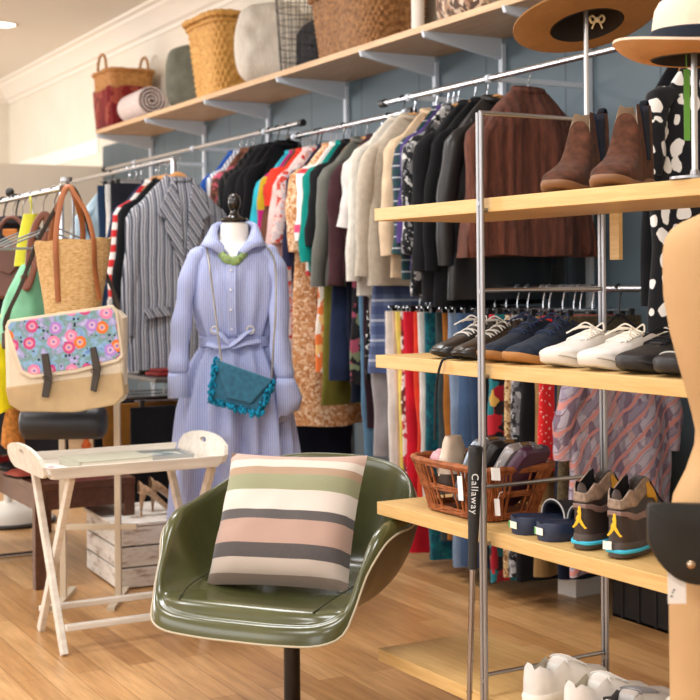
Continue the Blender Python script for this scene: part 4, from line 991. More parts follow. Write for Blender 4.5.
# chelsea boots
BRS = suede('513225')
for i, (px, py, ang, lb) in enumerate([(547, 192, 22, 'brown suede ankle boot on the top shelf, left of its pair'), (599, 187, 27, 'brown suede ankle boot on the top shelf, nearer the cream hat')]):
    a = S3 + radians(ang)
    t, ps = shoe('ankle_boot', lb, toe_place(px + 4, py, .262, SHZ[3] + .0005, a, .03), a, .262, .1, (BRS, plain('7c5638', .6), fab('c8b29a')), sole=.016, heel=.012, back=.175, open_end=.47, toe=.55, kt=.66, cat='boot', group=None,
        top=[(0, .185), (.06, .19), (.3, .182), (.42, .189), (.47, .178), (.52, .135), (.58, .1), (.66, .078), (.78, .062), (.9, .05), (1, .024)])
    for sg in (-1, 1):
        m = MB(); rows = []
        for k in range(9):
            u = k / 8; s = lerp(.62, .515, u) if True else 0; wq = lerp(.04, .105, u)
            rows.append([ps(.25 + wq * v, sg * (1 - (.12 + .37 * u)), .002) for v in (-1, -.5, 0, .5, 1)])
        m.rows(rows, False); m.build('elastic_gusset', fab('1e2536'), t, solid=.002)
    for q, nm in ((.02, 'pull_tab'),):
        m = MB(); m.tube(spline([(0, .006, .178), (0, -.006, .203), (0, .004, .215), (0, .016, .203), (0, .014, .178)], 4), .009, 8, flat=.25, up=(0, 1, 0)); m.build('pull_tab', fab('16181f'), t)
# ------- lower shelf: basket, slides, high tops, navy trainer
z2 = SHZ[1] + .0005
yb0 = rack_y(482, 540, .14)
WB = wicker((116, 62, 30), (170, 100, 56))
BK0 = RK(.14, yb0, z2)
t = thing('wicker_basket', 'reddish brown openwork wicker basket of oddments at the shelf end', 'basket', BK0, RA)
bx, by, tx, ty, h = .18, .27, .245, .36, .135
N = 84; O = srect(.02, N, 5.)
m = MB()
for j, (x, y) in enumerate(O):
    P_ = [(x * lerp(bx, tx, q) / 2, y * lerp(by, ty, q) / 2 + (.003 * sin(q * 9 + j)), .004 + (h - .008) * q) for q in (0, .2, .4, .6, .8, 1)]
    m.tube(P_, .0028 + .0006 * (j % 3), 6)
m.build('upright_canes', WB, t)
m = MB()
for q, r in ((.03, .006), (.09, .004), (.48, .0045), (.53, .004), (.97, .006)):
    for sgn in (0, 1):
        m.tube([(x * (lerp(bx, tx, q) / 2 + .003 * (1 if (j + sgn) % 2 else -1)), y * (lerp(by, ty, q) / 2 + .003 * (1 if (j + sgn) % 2 else -1)), .004 + (h - .008) * q + sgn * .004) for j, (x, y) in enumerate(O)], r * .7, 6, True)
m.build('woven_bands', WB, t)
m = MB(); m.rows([[(x * bx / 2 * .98, y * by / 2 * .98, z) for x, y in O] for z in (.002, .008)], True, True, True); m.build('bottom', WB, t)
rim(t, tx, ty, h, .008, WB, name='rim')
def inb(x, y, z): return BK0 + RN * x + RU * y + Vector((0, 0, z))
GRD = [('sunglasses_case', (-.02, -.0), .16, 'silver sunglasses case leaning in the wicker basket behind the front post', plain('8f9aa6', .35, .6)), ('sunglasses_case', (-.01, -.04), .15, 'black sunglasses case leaning beside the silver one', plain('17181b', .45)),
       ('sunglasses_case', (0, -.075), .14, 'pale grey sunglasses case leaning third in the basket', plain('a7a5a8', .3, .3)), ('sunglasses_case', (.0, -.11), .13, 'plum sunglasses case at the near end of the basket', plain('4c2c46', .35))]
for i, (nm, (x, y), hh, lb, mt) in enumerate(GRD):
    q = thing(nm, lb, 'case', inb(x, y + .03, .03), RA, 'sunglasses cases in the wicker basket', None)
    q.rotation_euler = (radians(32 + 2 * i), radians(0), RA + radians(4 * i))
    m = MB(); out = srect(0, 28, 7.)
    m.rows([[(a * .055 * k, dy, .1 + c * .1 * k) for a, c in out] for dy, k in ((-.016, .8), (-.013, .95), (-.004, 1), (-.0005, 1))], True, True, True); m.build('lid', mt, q)
    m = MB(); m.rows([[(a * .055 * k, dy, .1 + c * .1 * k) for a, c in out] for dy, k in ((.0005, 1), (.004, 1), (.013, .95), (.016, .8))], True, True, True); m.build('case_base', mt, q)
    m = MB(); m.box((.0, .0, .2), (.03, .012, .004)); m.build('hinge', CHROME, q, smooth=False)
q = thing('hair_scrunchie', 'pale pink fluffy scrunchie at the far end of the basket', 'scrunchie', inb(-.03, .115, .107), RA)
m = MB(); m.tube([((.026 + .004 * sin(j * 2.1)) * cos(2 * pi * j / 40), (.026 + .004 * sin(j * 2.1)) * sin(2 * pi * j / 40), .02 + .004 * cos(j * 1.7)) for j in range(40)], [.02 + .004 * sin(j * 1.9) for j in range(40)], 10, True); m.build('ring', fab('f2b8c0', .9), q)
q = thing('makeup_pouch', 'champagne gold crumpled pouch with brown base standing in the basket', 'pouch', inb(-.04, .07, .05), RA + .3)
m = MB(); rows = []
for k in range(12):
    u = k / 11; rows.append([((.052 * (1 - .5 * u * u) + .005 * noise.noise((j * .5, u * 4, 1))) * cos(2 * pi * j / 24), (.034 * (1 - .5 * u) + .004 * noise.noise((j * .5, u * 4, 5))) * sin(2 * pi * j / 24), .045 + .1 * u) for j in range(24)])
m.rows(rows, True, True, True); m.build('top_fabric', plain('cdbba8', .4, .3), q)
m = MB(); m.rows([[(.053 * cos(2 * pi * j / 24), .036 * sin(2 * pi * j / 24), z) for j in range(24)] for z in (0, .05)], True, True, True); m.build('base', leather('4a3c32'), q)
q = thing('folded_belt', 'brown snakeskin belt coiled in the basket behind the golf grip', 'belt', inb(.055, .05, .088), RA)
m = MB(); m.tube([((.03 + .0007 * j) * cos(j * .33), (.03 + .0007 * j) * sin(j * .33), .03 + .0003 * j) for j in range(60)], .017, 8, flat=1, up=(0, 0, 1)); m.build('strap', floral(((88, 74, 52), (60, 50, 36), (120, 104, 74)), 90), q)
m = MB(); m.box((.075, .02, .045), (.006, .04, .036)); m.build('buckle', plain('c9a640', .3, .9), q, smooth=False, bevel=.002)
for i, (px, py, wx, hh, tl) in enumerate(((463, 488, .02, .06, 'white swing tag hanging over the basket rim left of the golf grip'), (497, 474, .035, .03, 'white swing tag stuck to the sunglasses cases'), (500, 507, .02, .04, 'small white tag hanging on the basket front'))):
    y = rack_y(px, py, .02); zz_ = (CAM + ray(px, py) * ((RK(.02, y, 0) - CAM).dot(RN) / ray(px, py).dot(RN))).z
    q = thing('price_tag', tl, 'tag', RK(.02 if i == 1 else .016, y, zz_ - hh / 2), RA + pi / 2)
    m = MB(); m.box((0, .004, hh / 2), (wx, .0012, hh), Matrix.Rotation(.1, 3, 'Y')); m.build('card', WHITEP, q, smooth=False)
    m = MB(); m.tube([(0, .002, hh), (.004, -.006, hh + .012), (0, -.012, hh + .016)], .0008, 5); m.build('string', plain('e8e4da', .8), q)
# slides
def slide(px, py, label):
    y = rack_y(px, py, .03); a = RA - radians(93)
    t = thing('slide_sandal', label, 'sandal', RK(.03, y, z2), a, 'navy pool slides')
    L, W = .265, .1
    def hw(q): return W / 2 * interp(q, [0, .03, .1, .3, .6, .75, .9, .97, 1], [.3, .6, .8, .8, .96, 1, .85, .5, .1])
    K = 30
    def ring(z, g): 
        o = [(hw(k / K) + g, k / K * L) for k in range(K + 1)]; return [(x, y_, z + .008 * (1 - sm(0, .5, y_ / L))) for x, y_ in o] + [(-x, y_, z + .008 * (1 - sm(0, .5, y_ / L))) for x, y_ in o[::-1]]
    NV = plain('1f2a44', .55)
    m = MB(); m.rows([ring(-.008 + .008, -.005), ring(.006, 0), ring(.03, .001), ring(.035, -.003), ring(.031, -.012)], True, True, True)
    for i, v in enumerate(m.v): m.v[i] = (v[0], v[1], max(0, v[2]) if v[2] > .009 else 0 if v[2] < .0085 else v[2])
    fb = m.build('footbed', NV, t, ang=60)
    m = MB(); rows = []
    for k in range(13):
        q = .42 + .4 * k / 12; w = hw(q) + .004; hh = .054 - .01 * (k / 12); rows.append([(w * cos(b), q * L, .018 + hh * sin(b) ** .7 if sin(b) > 0 else .018) for b in [pi * j / 18 for j in range(19)]])
    m.rows(rows, False); stp = m.build('strap', plain('141720', .6), t, solid=.007)
    m = MB(); m.tube([Vector(p) + Vector((0, -.001, .001)) for p in rows[0]], .002, 6); m.build('strap_edge', plain('c9c8c8', .6), stp)
    m = MB(); m.box((-.004, -.0035, .022), (.032, .0015, .016)); m.build('price_sticker', plain('e8f0e0', .5), fb, smooth=False)
    m = MB(); m.box((-.017, -.0046, .022), (.005, .001, .015)); m.build('sticker_bar', plain('4fa04a', .5), fb, smooth=False)
    return t
slide(515, 534, 'navy pool slide beside the wicker basket on the lower shelf')
slide(541, 543, 'navy pool slide beside the brown high-top trainers')
# high-top trainers, heels to the front
HTB = leather('3c302b', .45, 260, .12); HTT = suede('a08c7c'); HTP = leather('8a7068', .5)
def hightop(px, py, label, sticker_=False):
    y = rack_y(px, py, .035); a = RA - radians(66)
    t, ps = shoe('hightop_trainer', label, RK(.035, y, z2), a, .3, .098, (HTB, plain('4a3e38', .5), fab('23262b')), sole=.034, back=.15, open_end=.42, toe=.9, kt=.7, cat='trainer',
        top=[(0, .15), (.05, .152), (.14, .145), (.3, .165), (.42, .17), (.5, .14), (.6, .11), (.72, .085), (.85, .068), (.95, .055), (1, .04)], laces=(fab('2a2624'), .46, .66, 4, False))
    def patch(nm, q0, q1, f0, f1, mat, off=.0025, nq=14, na=6):
        m = MB()
        rows = [[ps(lerp(q0, q1, i / nq), sg * (1 - .5 * lerp(f0(lerp(q0, q1, i / nq)), f1(lerp(q0, q1, i / nq)), j / na)), off) for j in range(na + 1)] for sg in (1,) for i in range(nq + 1)]
        return rows
    def both(nm, q0, q1, f0, f1, mat, off=.003):
        m = MB()
        for sg in (-1, 1):
            rows = [[ps(lerp(q0, q1, i / 14), sg * (1 - .5 * lerp(f0(lerp(q0, q1, i / 14)), f1(lerp(q0, q1, i / 14)), j / 6)), off) for j in range(7)] for i in range(15)]
            m.rows(rows, False)
        m.build(nm, mat, t, solid=.003)
    # suede collar band: wraps the heel
    def wrap(nm, q1, f0, f1, mat, off=.003, z_=None):
        m = MB(); path = []
        cols = []
        for k in range(-16, 17):
            sg = 1 if k >= 0 else -1; q = q1 * abs(k) / 16
            cols.append([ps(max(q, .012), sg * (1 - .5 * lerp(f0(q), f1(q), j / 5)), off) + Vector((0, -.0085 * (1 - sm(0, .06, q)), 0)) for j in range(6)])
        m.rows(cols, False); m.build(nm, mat, t, solid=.003)
    wrap('collar_band', .4, lambda q: .62 + q * .25, lambda q: .97, HTT)
    wrap('heel_strap', .34, lambda q: .44 - q * .35, lambda q: .56 - q * .35, HTP)
    # cyan line around the midsole
    m = MB()
    P_ = []
    for k in range(-40, 41):
        q = abs(k) / 40 * .98; sg = 1 if k >= 0 else -1; b = ps(max(.004, q), sg * 1.0, 0.); P_.append(Vector((b.x + sg * .004, b.y - (.004 if q < .03 else 0), .017 + .011 * sm(.75, 1, q))))
    m.tube(P_, .0045, 6, up=(0, 0, 1)); m.build('midsole_line', plain('3cb8d8', .5), t)
    for sg in (-1, 1):
        m = MB(); m.rows([[ps(q, sg * (1 - .5 * lerp(.66 - (q - .3) * .6, .9 - (q - .3) * .3, j / 4)), .005) for j in range(5)] for q in [.34 + .12 * k / 6 for k in range(7)]], False)
        m.build('ankle_wing', plain('d8a020', .6), t, solid=.004)
    # leaping emblem on the heel
    YE = plain('e8bc22', .5); m = MB(); e = lambda pts, r: m.tube([Vector((x * .62 * .001, -.0115, z * .001)) for x, z in pts], [v * .001 for v in r] if isinstance(r, list) else r * .001, 6, flat=.35, up=(0, 1, 0))
    e([(2, 70), (5, 84), (4, 100)], [5.5, 4.2, 3]); m.ball((.002 * .6, -.0115, .0875), .0042, 8, (1, .4, 1))
    e([(2, 72), (-12, 58), (-22, 52)], [4.5, 3.4, 2.2]); e([(3, 72), (16, 60), (26, 53), (32, 54)], [4.8, 3.6, 2.4, 2.0]); e([(3, 82), (-5, 76), (-9, 70)], [2.4, 2, 1.6])
    m.build('emblem', YE, t)
    if sticker_:
        m = MB(); m.box((-.016, -.0085, .03), (.02, .0015, .018)); m.build('price_sticker', plain('e8f2ea', .5), t, smooth=False)
    return t
hightop(581, 552, 'brown high-top trainer with yellow heel emblem, beside the navy slides')
hightop(616, 567, 'brown high-top trainer with white heel sticker, beside the black bag', True)
y = rack_y(638, 570, .04)
shoe('canvas_trainer', 'navy canvas trainer with white rubber toe beside the black bag', RK(.235, rack_y(632, 572, .03) - .1, z2), RA + radians(128), .27, .1, (fab('27324c'), RUB, fab('30384c')), sole=.028, back=.07, open_end=.44, laces=(fab('efe8dc'), .45, .62, 3, False))
# white trainers on the floor board
WL = leather('eeece8', .42, 260, .06); z1 = SHZ[0] + .0005
for i, (px, py, x, an, lb) in enumerate([(528, 705, .03, -76, 'white leather trainer with raised heel tab, leftmost on the bottom board'), (569, 722, .02, -76, 'white leather trainer in front on the bottom board'), ]):
    y = rack_y(px, py, x)
    t, ps = shoe('leather_trainer', lb, RK(x, y, z1), RA + radians(an), .28, .105, (WL, plain('ece8e0', .5), fab('cfc9b8')), sole=.03, back=.09, open_end=.42, laces=(fab('e2e0dc'), .45, .64, 4, False), cat='trainer', toe=.9,
        top=[(0, .108), (.06, .1), (.22, .078), (.4, .098), (.5, .094), (.64, .074), (.78, .06), (.92, .05), (1, .034)])
t, ps = shoe('leather_trainer', 'grey-tongued white trainer behind the front pair on the bottom board', RK(.05, rack_y(608, 735, .05), z1), RA + radians(-68), .28, .105, (leather('d4d2d0', .45, 260, .06), plain('e6e0d6', .5), fab('6a6a6c')), sole=.03, back=.085, open_end=.4, laces=(fab('8a8a8c'), .43, .64, 4, False), cat='trainer', toe=.9)
t, ps = shoe('canvas_trainer', 'cream low trainer beside the tan torso form on the bottom board', RK(.1, rack_y(650, 745, .1), z1), RA + radians(-72), .27, .1, (fab('efe6d8'), RUB, fab('d8cfc0')), sole=.026, back=.07, open_end=.44, laces=(fab('efe8dc'), .45, .62, 3, False))

# golf putter leaning on the rack
top = at(475.5, 447, 3.19); bot = at(466.5, 818, 3.12); bot.z = .012
t = thing('golf_putter', 'golf putter with thick black grip leaning on the front of the shoe rack', 'golf club', (bot.x, bot.y, 0))
ax = top - bot; L = ax.length; ax.normalize()
mid = bot + ax * (L - .285); lo = Vector((bot.x, bot.y, 0))
m = MB(); pg = [mid + ax * (.285 * k / 10) - lo for k in range(11)]
m.tube(pg, [.0115 + .0055 * sm(0, .9, k / 10) for k in range(11)], 16, flat=1.0); gp = m.build('grip', plain('1b1b1c', .7), t)
m = MB(); m.tube([top - lo - ax * .012, top - lo, top - lo + ax * .004], [.0178, .0178, .012], 16); m.build('grip_cap', plain('0e0e0f', .4), t)
m = MB()
for k in range(9):
    z = .035 * k; m.tube([bot - lo + ax * z * 2, bot - lo + ax * (z * 2 + .068)], .0052 + .0003 * k, 12); m.tube([bot - lo + ax * (z * 2 + .066), bot - lo + ax * (z * 2 + .07)], .0066 + .0003 * k, 12)
m.build('shaft', plain('9a8f88', .25, 1.), t)
m = MB(); m.box((-.03, 0, .014), (.1, .026, .026)); m.build('club_head', STEEL, t, smooth=False, bevel=.004)
# lettering down the grip
cu = bpy.data.curves.new('grip_lettering', 'FONT'); cu.body = 'Callaway'; cu.size = .023; cu.extrude = .0004; cu.align_x = 'CENTER'; cu.align_y = 'CENTER'; cu.space_character = 1.15
cu.materials.append(plain('d6d6d6', .5)); o = bpy.data.objects.new('lettering_curve', cu); C.objects.link(o); bpy.context.view_layer.update()
me = bpy.data.meshes.new_from_object(o.evaluated_get(bpy.context.evaluated_depsgraph_get())); bpy.data.objects.remove(o)
o = bpy.data.objects.new('grip_lettering', me); C.objects.link(o); o.parent = gp
fd = (CAM - top); fd.z = 0; fd.normalize(); c_ = top - ax * .107 - lo + fd * .0172
xa = -ax; za = fd - ax * fd.dot(ax); za.normalize(); ya = za.cross(xa)
o.matrix_local = Matrix(((xa.x, ya.x, za.x, c_.x), (xa.y, ya.y, za.y, c_.y), (xa.z, ya.z, za.z, c_.z), (0, 0, 0, 1)))
# thin black cord hanging from the middle shelf edge
t = thing('dangling_strap', 'thin black strap hanging over the left part of the middle shelf edge', 'cord', RK(.0, rack_y(445, 372, 0), SHZ[2] - .2))
m = MB(); m.tube(spline([(.06, -.0, .208), (.01, .005, .206), (-.008, .008, .19), (-.01, .028, .12), (-.01, .034, .0)], 6), .0035, 8); m.build('strap_cord', fab('2c2e32'), t)

# ------------------------------------------------------------------ hats on their stands on the top shelf
zt = SHZ[3]
def hat(name, label, px, py, d, R, crown_h, felt, under, band, tilt, yaw, wave, stand_label):
    c = at(px, py, d)
    t = thing(name, label, 'hat', c); t.rotation_euler = (Matrix.Rotation(yaw, 3, 'Z') @ Matrix.Rotation(tilt[0], 3, 'X') @ Matrix.Rotation(tilt[1], 3, 'Y')).to_euler()
    n = 64; a0, b0 = .094, .1
    def bz(q, a): return .004 + wave * q * q * cos(a) ** 2 + .012 * q ** 3
    m = MB(); rows = []
    for k in range(12):
        q = k / 11; rows.append([((lerp(a0, R * .93, q)) * cos(a), lerp(b0, R, q) * sin(a), bz(q, a)) for a in [2 * pi * j / n for j in range(n)]])
    rows2 = [[(x, y, z - .005) for x, y, z in r] for r in rows[::-1]]
    m.rows(rows, True); k0 = len(m.f)
    m.cur = 1; m.rows(rows2, True); m.cur = 0
    m.rows([rows[-1], rows2[0]], True)
    m.build('brim', [felt, under], t, ang=70)
    m = MB(); prof = [(1, .0), (.99, .03), (.97, .06), (.93, .085), (.84, .102), (.7, .108), (.45, .1), (.2, .094), (.02, .093)]
    def cr(s, z, off): return [((a0 * s - off) * cos(a), (b0 * s - off) * sin(a), (z / .108 * crown_h - off) * (1 - (.22 * math.exp(-(cos(a) / .35) ** 2) * (s < .9)) * 0) - (.018 * (1 - s) * (1 + cos(2 * a)) / 2 if s < .9 else 0)) for a in [2 * pi * j / n for j in range(n)]]
    m.rows([cr(s, z, 0) for s, z in prof], True, False, True); crn = m.build('crown', felt, t, ang=70)
    m = MB(); m.rows([cr(s, max(.0, z), .003) for s, z in prof], True, False, True); m.build('lining', plain('2a2019', .7), crn, ang=70)
    m = MB(); m.rows([[(x * k, y * k, z + dz) for x, y, z in cr(1, .0, 0)] for k, dz in ((1.012, .004), (1.015, .008), (1.0, .05), (.985, .054))], True); m.build('band', band, crn, solid=.001)
    # the stand: a steel pole on a foot, with a small clip under the crown
    return t, c
def hat_stand(label, c, top_z, clipc, fr=.05):
    s = thing('hat_stand', label, 'hat stand', (c.x, c.y, zt + .0005))
    h = top_z - zt
    m = MB(); m.tube([(0, 0, .008), (0, 0, h)], .0062, 14); m.build('pole', plain('d4d5d8', .3, .8), s)
    m = MB(); m.lathe([(.001, 0), (fr, .001), (fr, .006), (.0105, .01), (.008, .02)], 28); m.build('foot', STEEL, s)
    m = MB(); m.lathe([(.006, h - .004), (.05, h + .002), (.05, h + .006), (.001, h + .01)], 24); m.build('head_plate', clipc, s)
    return s
FELT = fab('86603a', .95, .06); FELTU = fab('926b40', .95, .06)
HP = RK(.334, rack_y(587, 150, .334), 0); HD = (HP - CAM).dot(FW)
t, c = hat('wide_brim_hat', 'tan felt wide-brimmed hat seen from below on the thinner left pole', 587, 25, HD, .2, .11, FELT, FELTU, fab('3a2a1e'), (radians(-13), radians(-7)), -TH, .004, '')
hat_stand('thin steel hat pole behind the ankle boots carrying the tan hat', HP, c.z + .085, STEEL, .011)
bw = thing('hat_bow', 'small beige ribbon bow pinned inside the tan hat beside its pole', 'bow', at(597, 20, HD - .03), FACE)
m = MB()
for sg in (-1, 1):
    m.tube(spline([(0, 0, 0), (sg * .012, 0, .011), (sg * .018, 0, .004), (sg * .012, .002, -.006), (0, 0, 0)], 5), .0052, 8, flat=.6)
    m.tube(spline([(0, 0, 0), (sg * .008, -.002, -.01), (sg * .013, -.001, -.022)], 4), .004, 8, flat=.5)
m.ball((0, -.003, 0), .0075, 8); m.build('ribbon', fab('cdb890'), bw)
CRF = fab('e2cdb6', .9, .05); CRU = fab('bd8a56', .95, .06)
t, c = hat('fedora_hat', 'cream fedora with navy band on the right pole of the top shelf', 699, 59, 2.66, .18, .12, CRF, CRU, fab('22262f'), (radians(1.5), radians(1)), -TH - .1, .02, '')
hat_stand('steel hat pole at the right carrying the cream fedora', at(694, 60, 2.7), c.z + .088, STEEL)
tg = thing('swing_tag', 'narrow green swing tag hanging under the cream fedora', 'tag', at(687, 105, 2.655), FACE)
m = MB(); m.box((0, 0, 0), (.012, .002, .14)); m.tube([(0, 0, .07), (0, .004, .1)], .001, 5); m.build('card', plain('5f9c3a', .6), tg, smooth=False)

# ------------------------------------------------------------------ tan torso form and black bag
TD = 2.27
c = at(766, 350, TD)
t = thing('torso_form', 'tan linen-covered torso form at the right edge, black bag at its waist', 'mannequin', (c.x, c.y, 0), FACE + .05)
sc = TD / FPX
def tz(y): return CAMH + (276.5 - y) * sc
TT = [(620, 100 - 2, 66), (560, 98, 64), (520, 97, 63), (495, 93, 60), (470, 80, 55), (445, 71, 51), (430, 70, 51), (415, 73, 53), (395, 78, 56), (365, 86, 61), (330, 95, 66), (295, 101, 66), (270, 102, 62), (250, 102, 56), (238, 100, 50), (229, 94, 46), (222, 84, 43), (216, 70, 40), (208, 52, 37), (200, 40, 35), (180, 34, 34)]
m = MB()
rows = [[(a * sc * math.copysign(abs(cos(2 * pi * j / 48)) ** .86, cos(2 * pi * j / 48)), b * sc * math.copysign(abs(sin(2 * pi * j / 48)) ** .9, sin(2 * pi * j / 48)), tz(y)) for j in range(48)] for y, a, b in TT]
low = [(.36, 96), (.2, 97), (.1, 97)]
rows = [[(98 * sc * math.copysign(abs(cos(2 * pi * j / 48)) ** .86, cos(2 * pi * j / 48)), 66 * sc * sin(2 * pi * j / 48), z) for j in range(48)] for z, _ in low[::-1]] + rows
LIN = NT('tan_linen', .85, spec=.2); _n = LIN.noise(4, 4)[0]
_b = LIN.node('ShaderNodeTexWave', Vector=LIN.co, Scale=420., bands_direction='Z').outputs[1]; _b2 = LIN.node('ShaderNodeTexWave', Vector=LIN.co, Scale=420., bands_direction='X').outputs[1]
LIN.col(LIN.ramp(_n, [(.3, (182, 145, 102)), (.7, (196, 160, 116))])); LIN.bump(LIN.math('ADD', _b, _b2), .2, .0008); LIN = LIN.m
m.rows(rows, True, True, True); m.build('body', LIN, t, ang=80)
m = MB(); m.lathe([(34 * sc, tz(180)), (36 * sc, tz(180) + .006), (34 * sc, tz(180) + .014), (.008, tz(180) + .02), (.008, tz(180) + .05), (.014, tz(180) + .06), (.001, tz(180) + .075)], 28); m.build('neck_cap', wood((120, 78, 44), (150, 100, 60), 2), t)
m = MB(); m.lathe([(.001, 0), (.17, .002), (.17, .02), (.15, .03), (.02, .04), (.02, .12)], 32); m.build('round_base', plain('3a2c22', .4), t)
bc = at(701, 545, 2.17)
b = thing('crossbody_bag', 'black leather flap bag with round metal stud hung on the tan torso form', 'handbag', bc, FACE)
bs = 2.17 / FPX
BLB = leather('1a1c1b', .42, 300, .2)
def bx_(px): return (px - 701) * bs
def bz_(py): return (545 - py) * bs
body = [(650, 504), (752, 506), (756, 540), (748, 566), (730, 584), (680, 580), (662, 566), (650, 545)]
fl = spline([(bx_(a), 0, bz_(y)) for a, y in [(646, 512), (652, 501), (700, 502), (750, 504), (757, 514), (757, 545), (748, 566), (728, 581), (700, 584), (676, 578), (658, 562), (647, 540)]], 4, True)
m = MB(); m.prism([(bx_(a) * .98, bz_(y) * .98 + .0) for a, y in body], .05, lambda x, y, z: Vector((x, -.01 + z, y))); m.build('pouch', BLB, b, bevel=.008)
m = MB(); O_ = [(p.x, p.z) for p in fl]
m.rows([[(x * k, y, z * k) for x, z in O_] for y, k in ((-.008, .97), (-.0125, .992), (-.016, .985), (-.0175, .95), (-.0178, .4))], True, True, True); m.build('flap', BLB, b, ang=50)
m = MB(); m.lathe([(.001, .0065), (.0045, .0058), (.0075, .003), (.008, 0), (.0085, -.002)], 20)
for i, v in enumerate(m.v): m.v[i] = (v[0] + bx_(688), -.0185 - v[2], v[1] + bz_(562))
m.build('stud', plain('b9a48c', .25, .9), b)
m = MB(); P_ = spline([(bx_(752), .02, bz_(510)), (bx_(765), .0, bz_(460)), (bx_(790), -.0, bz_(380)), (bx_(800), .02, bz_(300)), (bx_(804), .1, bz_(228))], 6); m.tube(P_, .007, 8, flat=.3); m.build('strap', BLB, b)
q = thing('price_tag', 'white price tag peeking out below the black flap bag', 'tag', at(677, 598, 2.166), FACE)
m = MB(); m.box((0, 0, .016), (.029, .0012, .05)); m.tube([(0, 0, .04), (.003, .002, .055)], .0008, 5); m.build('card', WHITEP, q, smooth=False)
m = MB()
for k, (w_, z_) in enumerate(((.004, .003), (.0025, .009), (.0035, .013))): m.box((-.009 + .002 * k, -.0009, z_), (w_, .0006, .0025))
m.build('print', plain('4a4a4a', .7), q, smooth=False)

# ------------------------------------------------------------------ bag rack, bags
BD = 5.3
gx = at(90, 400, BD)
t = thing('bag_stand', 'beige metal bag stand with two square posts behind the tray table', 'stand', (gx.x, gx.y, 0), FACE)
bs5 = BD / FPX
MET = plain('cdbfa8', .4, .1)
for px in (62, 117):
    x = (px - 90) * bs5
    m = MB(); m.box((x, 0, .5), (.024, .024, 1.0)); m.build('post', MET, t, smooth=False, bevel=.002)
m = MB(); m.box((.02, 0, .29), (.32, .022, .022)); m.build('cross_bar', MET, t, smooth=False, bevel=.002)
m = MB(); m.box((0, 0, 1.0), (.26, .024, .024)); m.build('top_bar', MET, t, smooth=False, bevel=.002)
m = MB(); m.tube([(-.06, 0, 1.0), (-.06, -.0, 1.62), (-.06, -.12, 1.635)], .006, 10); m.lathe([(.001, -.008), (.022, -.008), (.022, .008), (.001, .008)], 16, (-.06, -.12, 1.645)); m.build('hook', STEEL, t)
m = MB()
for px in (62, 117):
    x = (px - 90) * bs5; m.box((x, 0, .008), (.03, .36, .016))
m.build('foot', MET, t, smooth=False)
RB = 1.47
t = thing('coat_rail', 'silver garment rail at the left edge crowded with clear hangers and bags', 'clothes rack', (RB, 6.0, 0))
m = MB(); m.tube([(0, -1.1, 1.6), (0, 1.1, 1.6)], .0125, 12); m.build('rail', CHROME, t)
for y in (.08, 1.08):
    m = MB(); m.tube([(0, y, .03), (0, y, 1.6)], .013, 10); m.tube([(-.22, y, .02), (.22, y, .02)], .013, 10); m.build('end_post', CHROME, t)
m = MB(); m.ball((0, -.35, 1.63), .02, 10); m.build('rail_knob', BLACKP, t)
CLR = plain('9aa0a4', .2, .3)
for i in range(9):
    y = 5.0 + .15 * i
    q = thing('clothes_hanger', ['first', 'second', 'third', 'fourth', 'fifth', 'sixth', 'seventh', 'eighth', 'ninth'][i] + ' clear hanger from the near end of the left silver rail', 'hanger', (RB, y, 1.46), random.uniform(-.2, .2), 'clear hangers on the left rail')
    m = MB(); m.tube([(0, 0, .0), (0, 0, .1)] + [(.0165 * cos(a), 0, .136 + .019 * sin(a)) for a in [radians(v) for v in (-60, -20, 20, 60, 95, 130, 165)]], .003, 6); m.build('hook', CHROME, q)
    m = MB(); m.tube([(-.19, 0, -.08), (0, 0, 0), (.19, 0, -.08)], .004, 6); m.tube([(-.19, 0, -.08), (.19, 0, -.08)], .003, 6); m.build('frame', CLR, q)
# helper frames: bags face the camera; pixel offsets are measured at each bag's own distance
def bagframe(name, label, px, py, d, cat='handbag', rz=0.):
    c_ = at(px, py, d); s_ = d / FPX
    return thing(name, label, cat, c_, FACE + rz), (lambda a, y, yy=0.: Vector(((a - px) * s_, yy, (py - y) * s_))), s_
# straw tote
t, f_, s_ = bagframe('straw_tote', 'natural straw tote with tan leather handles hanging above the floral satchel', 73, 318, 5.0)
STRAW = NT('woven_straw', .7, spec=.25)
_a = STRAW.node('ShaderNodeTexWave', Vector=STRAW.co, Scale=48., Distortion=1.5, bands_direction='Z').outputs[1]; _n = STRAW.noise(60, 3, STRAW.mapping((1, 1, 2)))[0]
STRAW.col(STRAW.ramp(_n, [(.3, (204, 158, 98)), (.7, (236, 200, 146))])); STRAW.bump(STRAW.math('ADD', _a, STRAW.noise(120, 2, STRAW.mapping((1, 1, .4)))[0]), .8, .005); STRAW = STRAW.m
prof = [(0, 25, 17), (.02, 27, 18), (.3, 30, 19), (.6, 34, 20), (.85, 37, 21), (1, 38.5, 21)]
def tot(q, k=1.0, dz=0.):
    a = interp(q, [p_[0] for p_ in prof], [p_[1] for p_ in prof]) * s_ * k; b = interp(q, [p_[0] for p_ in prof], [p_[2] for p_ in prof]) * s_ * .9 * k
    return [(a * math.copysign(abs(cos(2 * pi * j / 64)) ** .7, cos(2 * pi * j / 64)) + q * .002 + .002 * sin(j * 2.2 + q * 60), b * sin(2 * pi * j / 64), 78 * s_ * q + dz + .006 * cos(2 * pi * j / 64) * q + .003 * sin(j * .7) * (q > .9)) for j in range(64)]
m = MB(); m.rows([tot(q) for q in [i / 24 for i in range(25)]] + [tot(1, .95), tot(.1, .9)], True, True, True); m.build('body', STRAW, t, ang=60)
TL = leather('9c5a2c', .5)
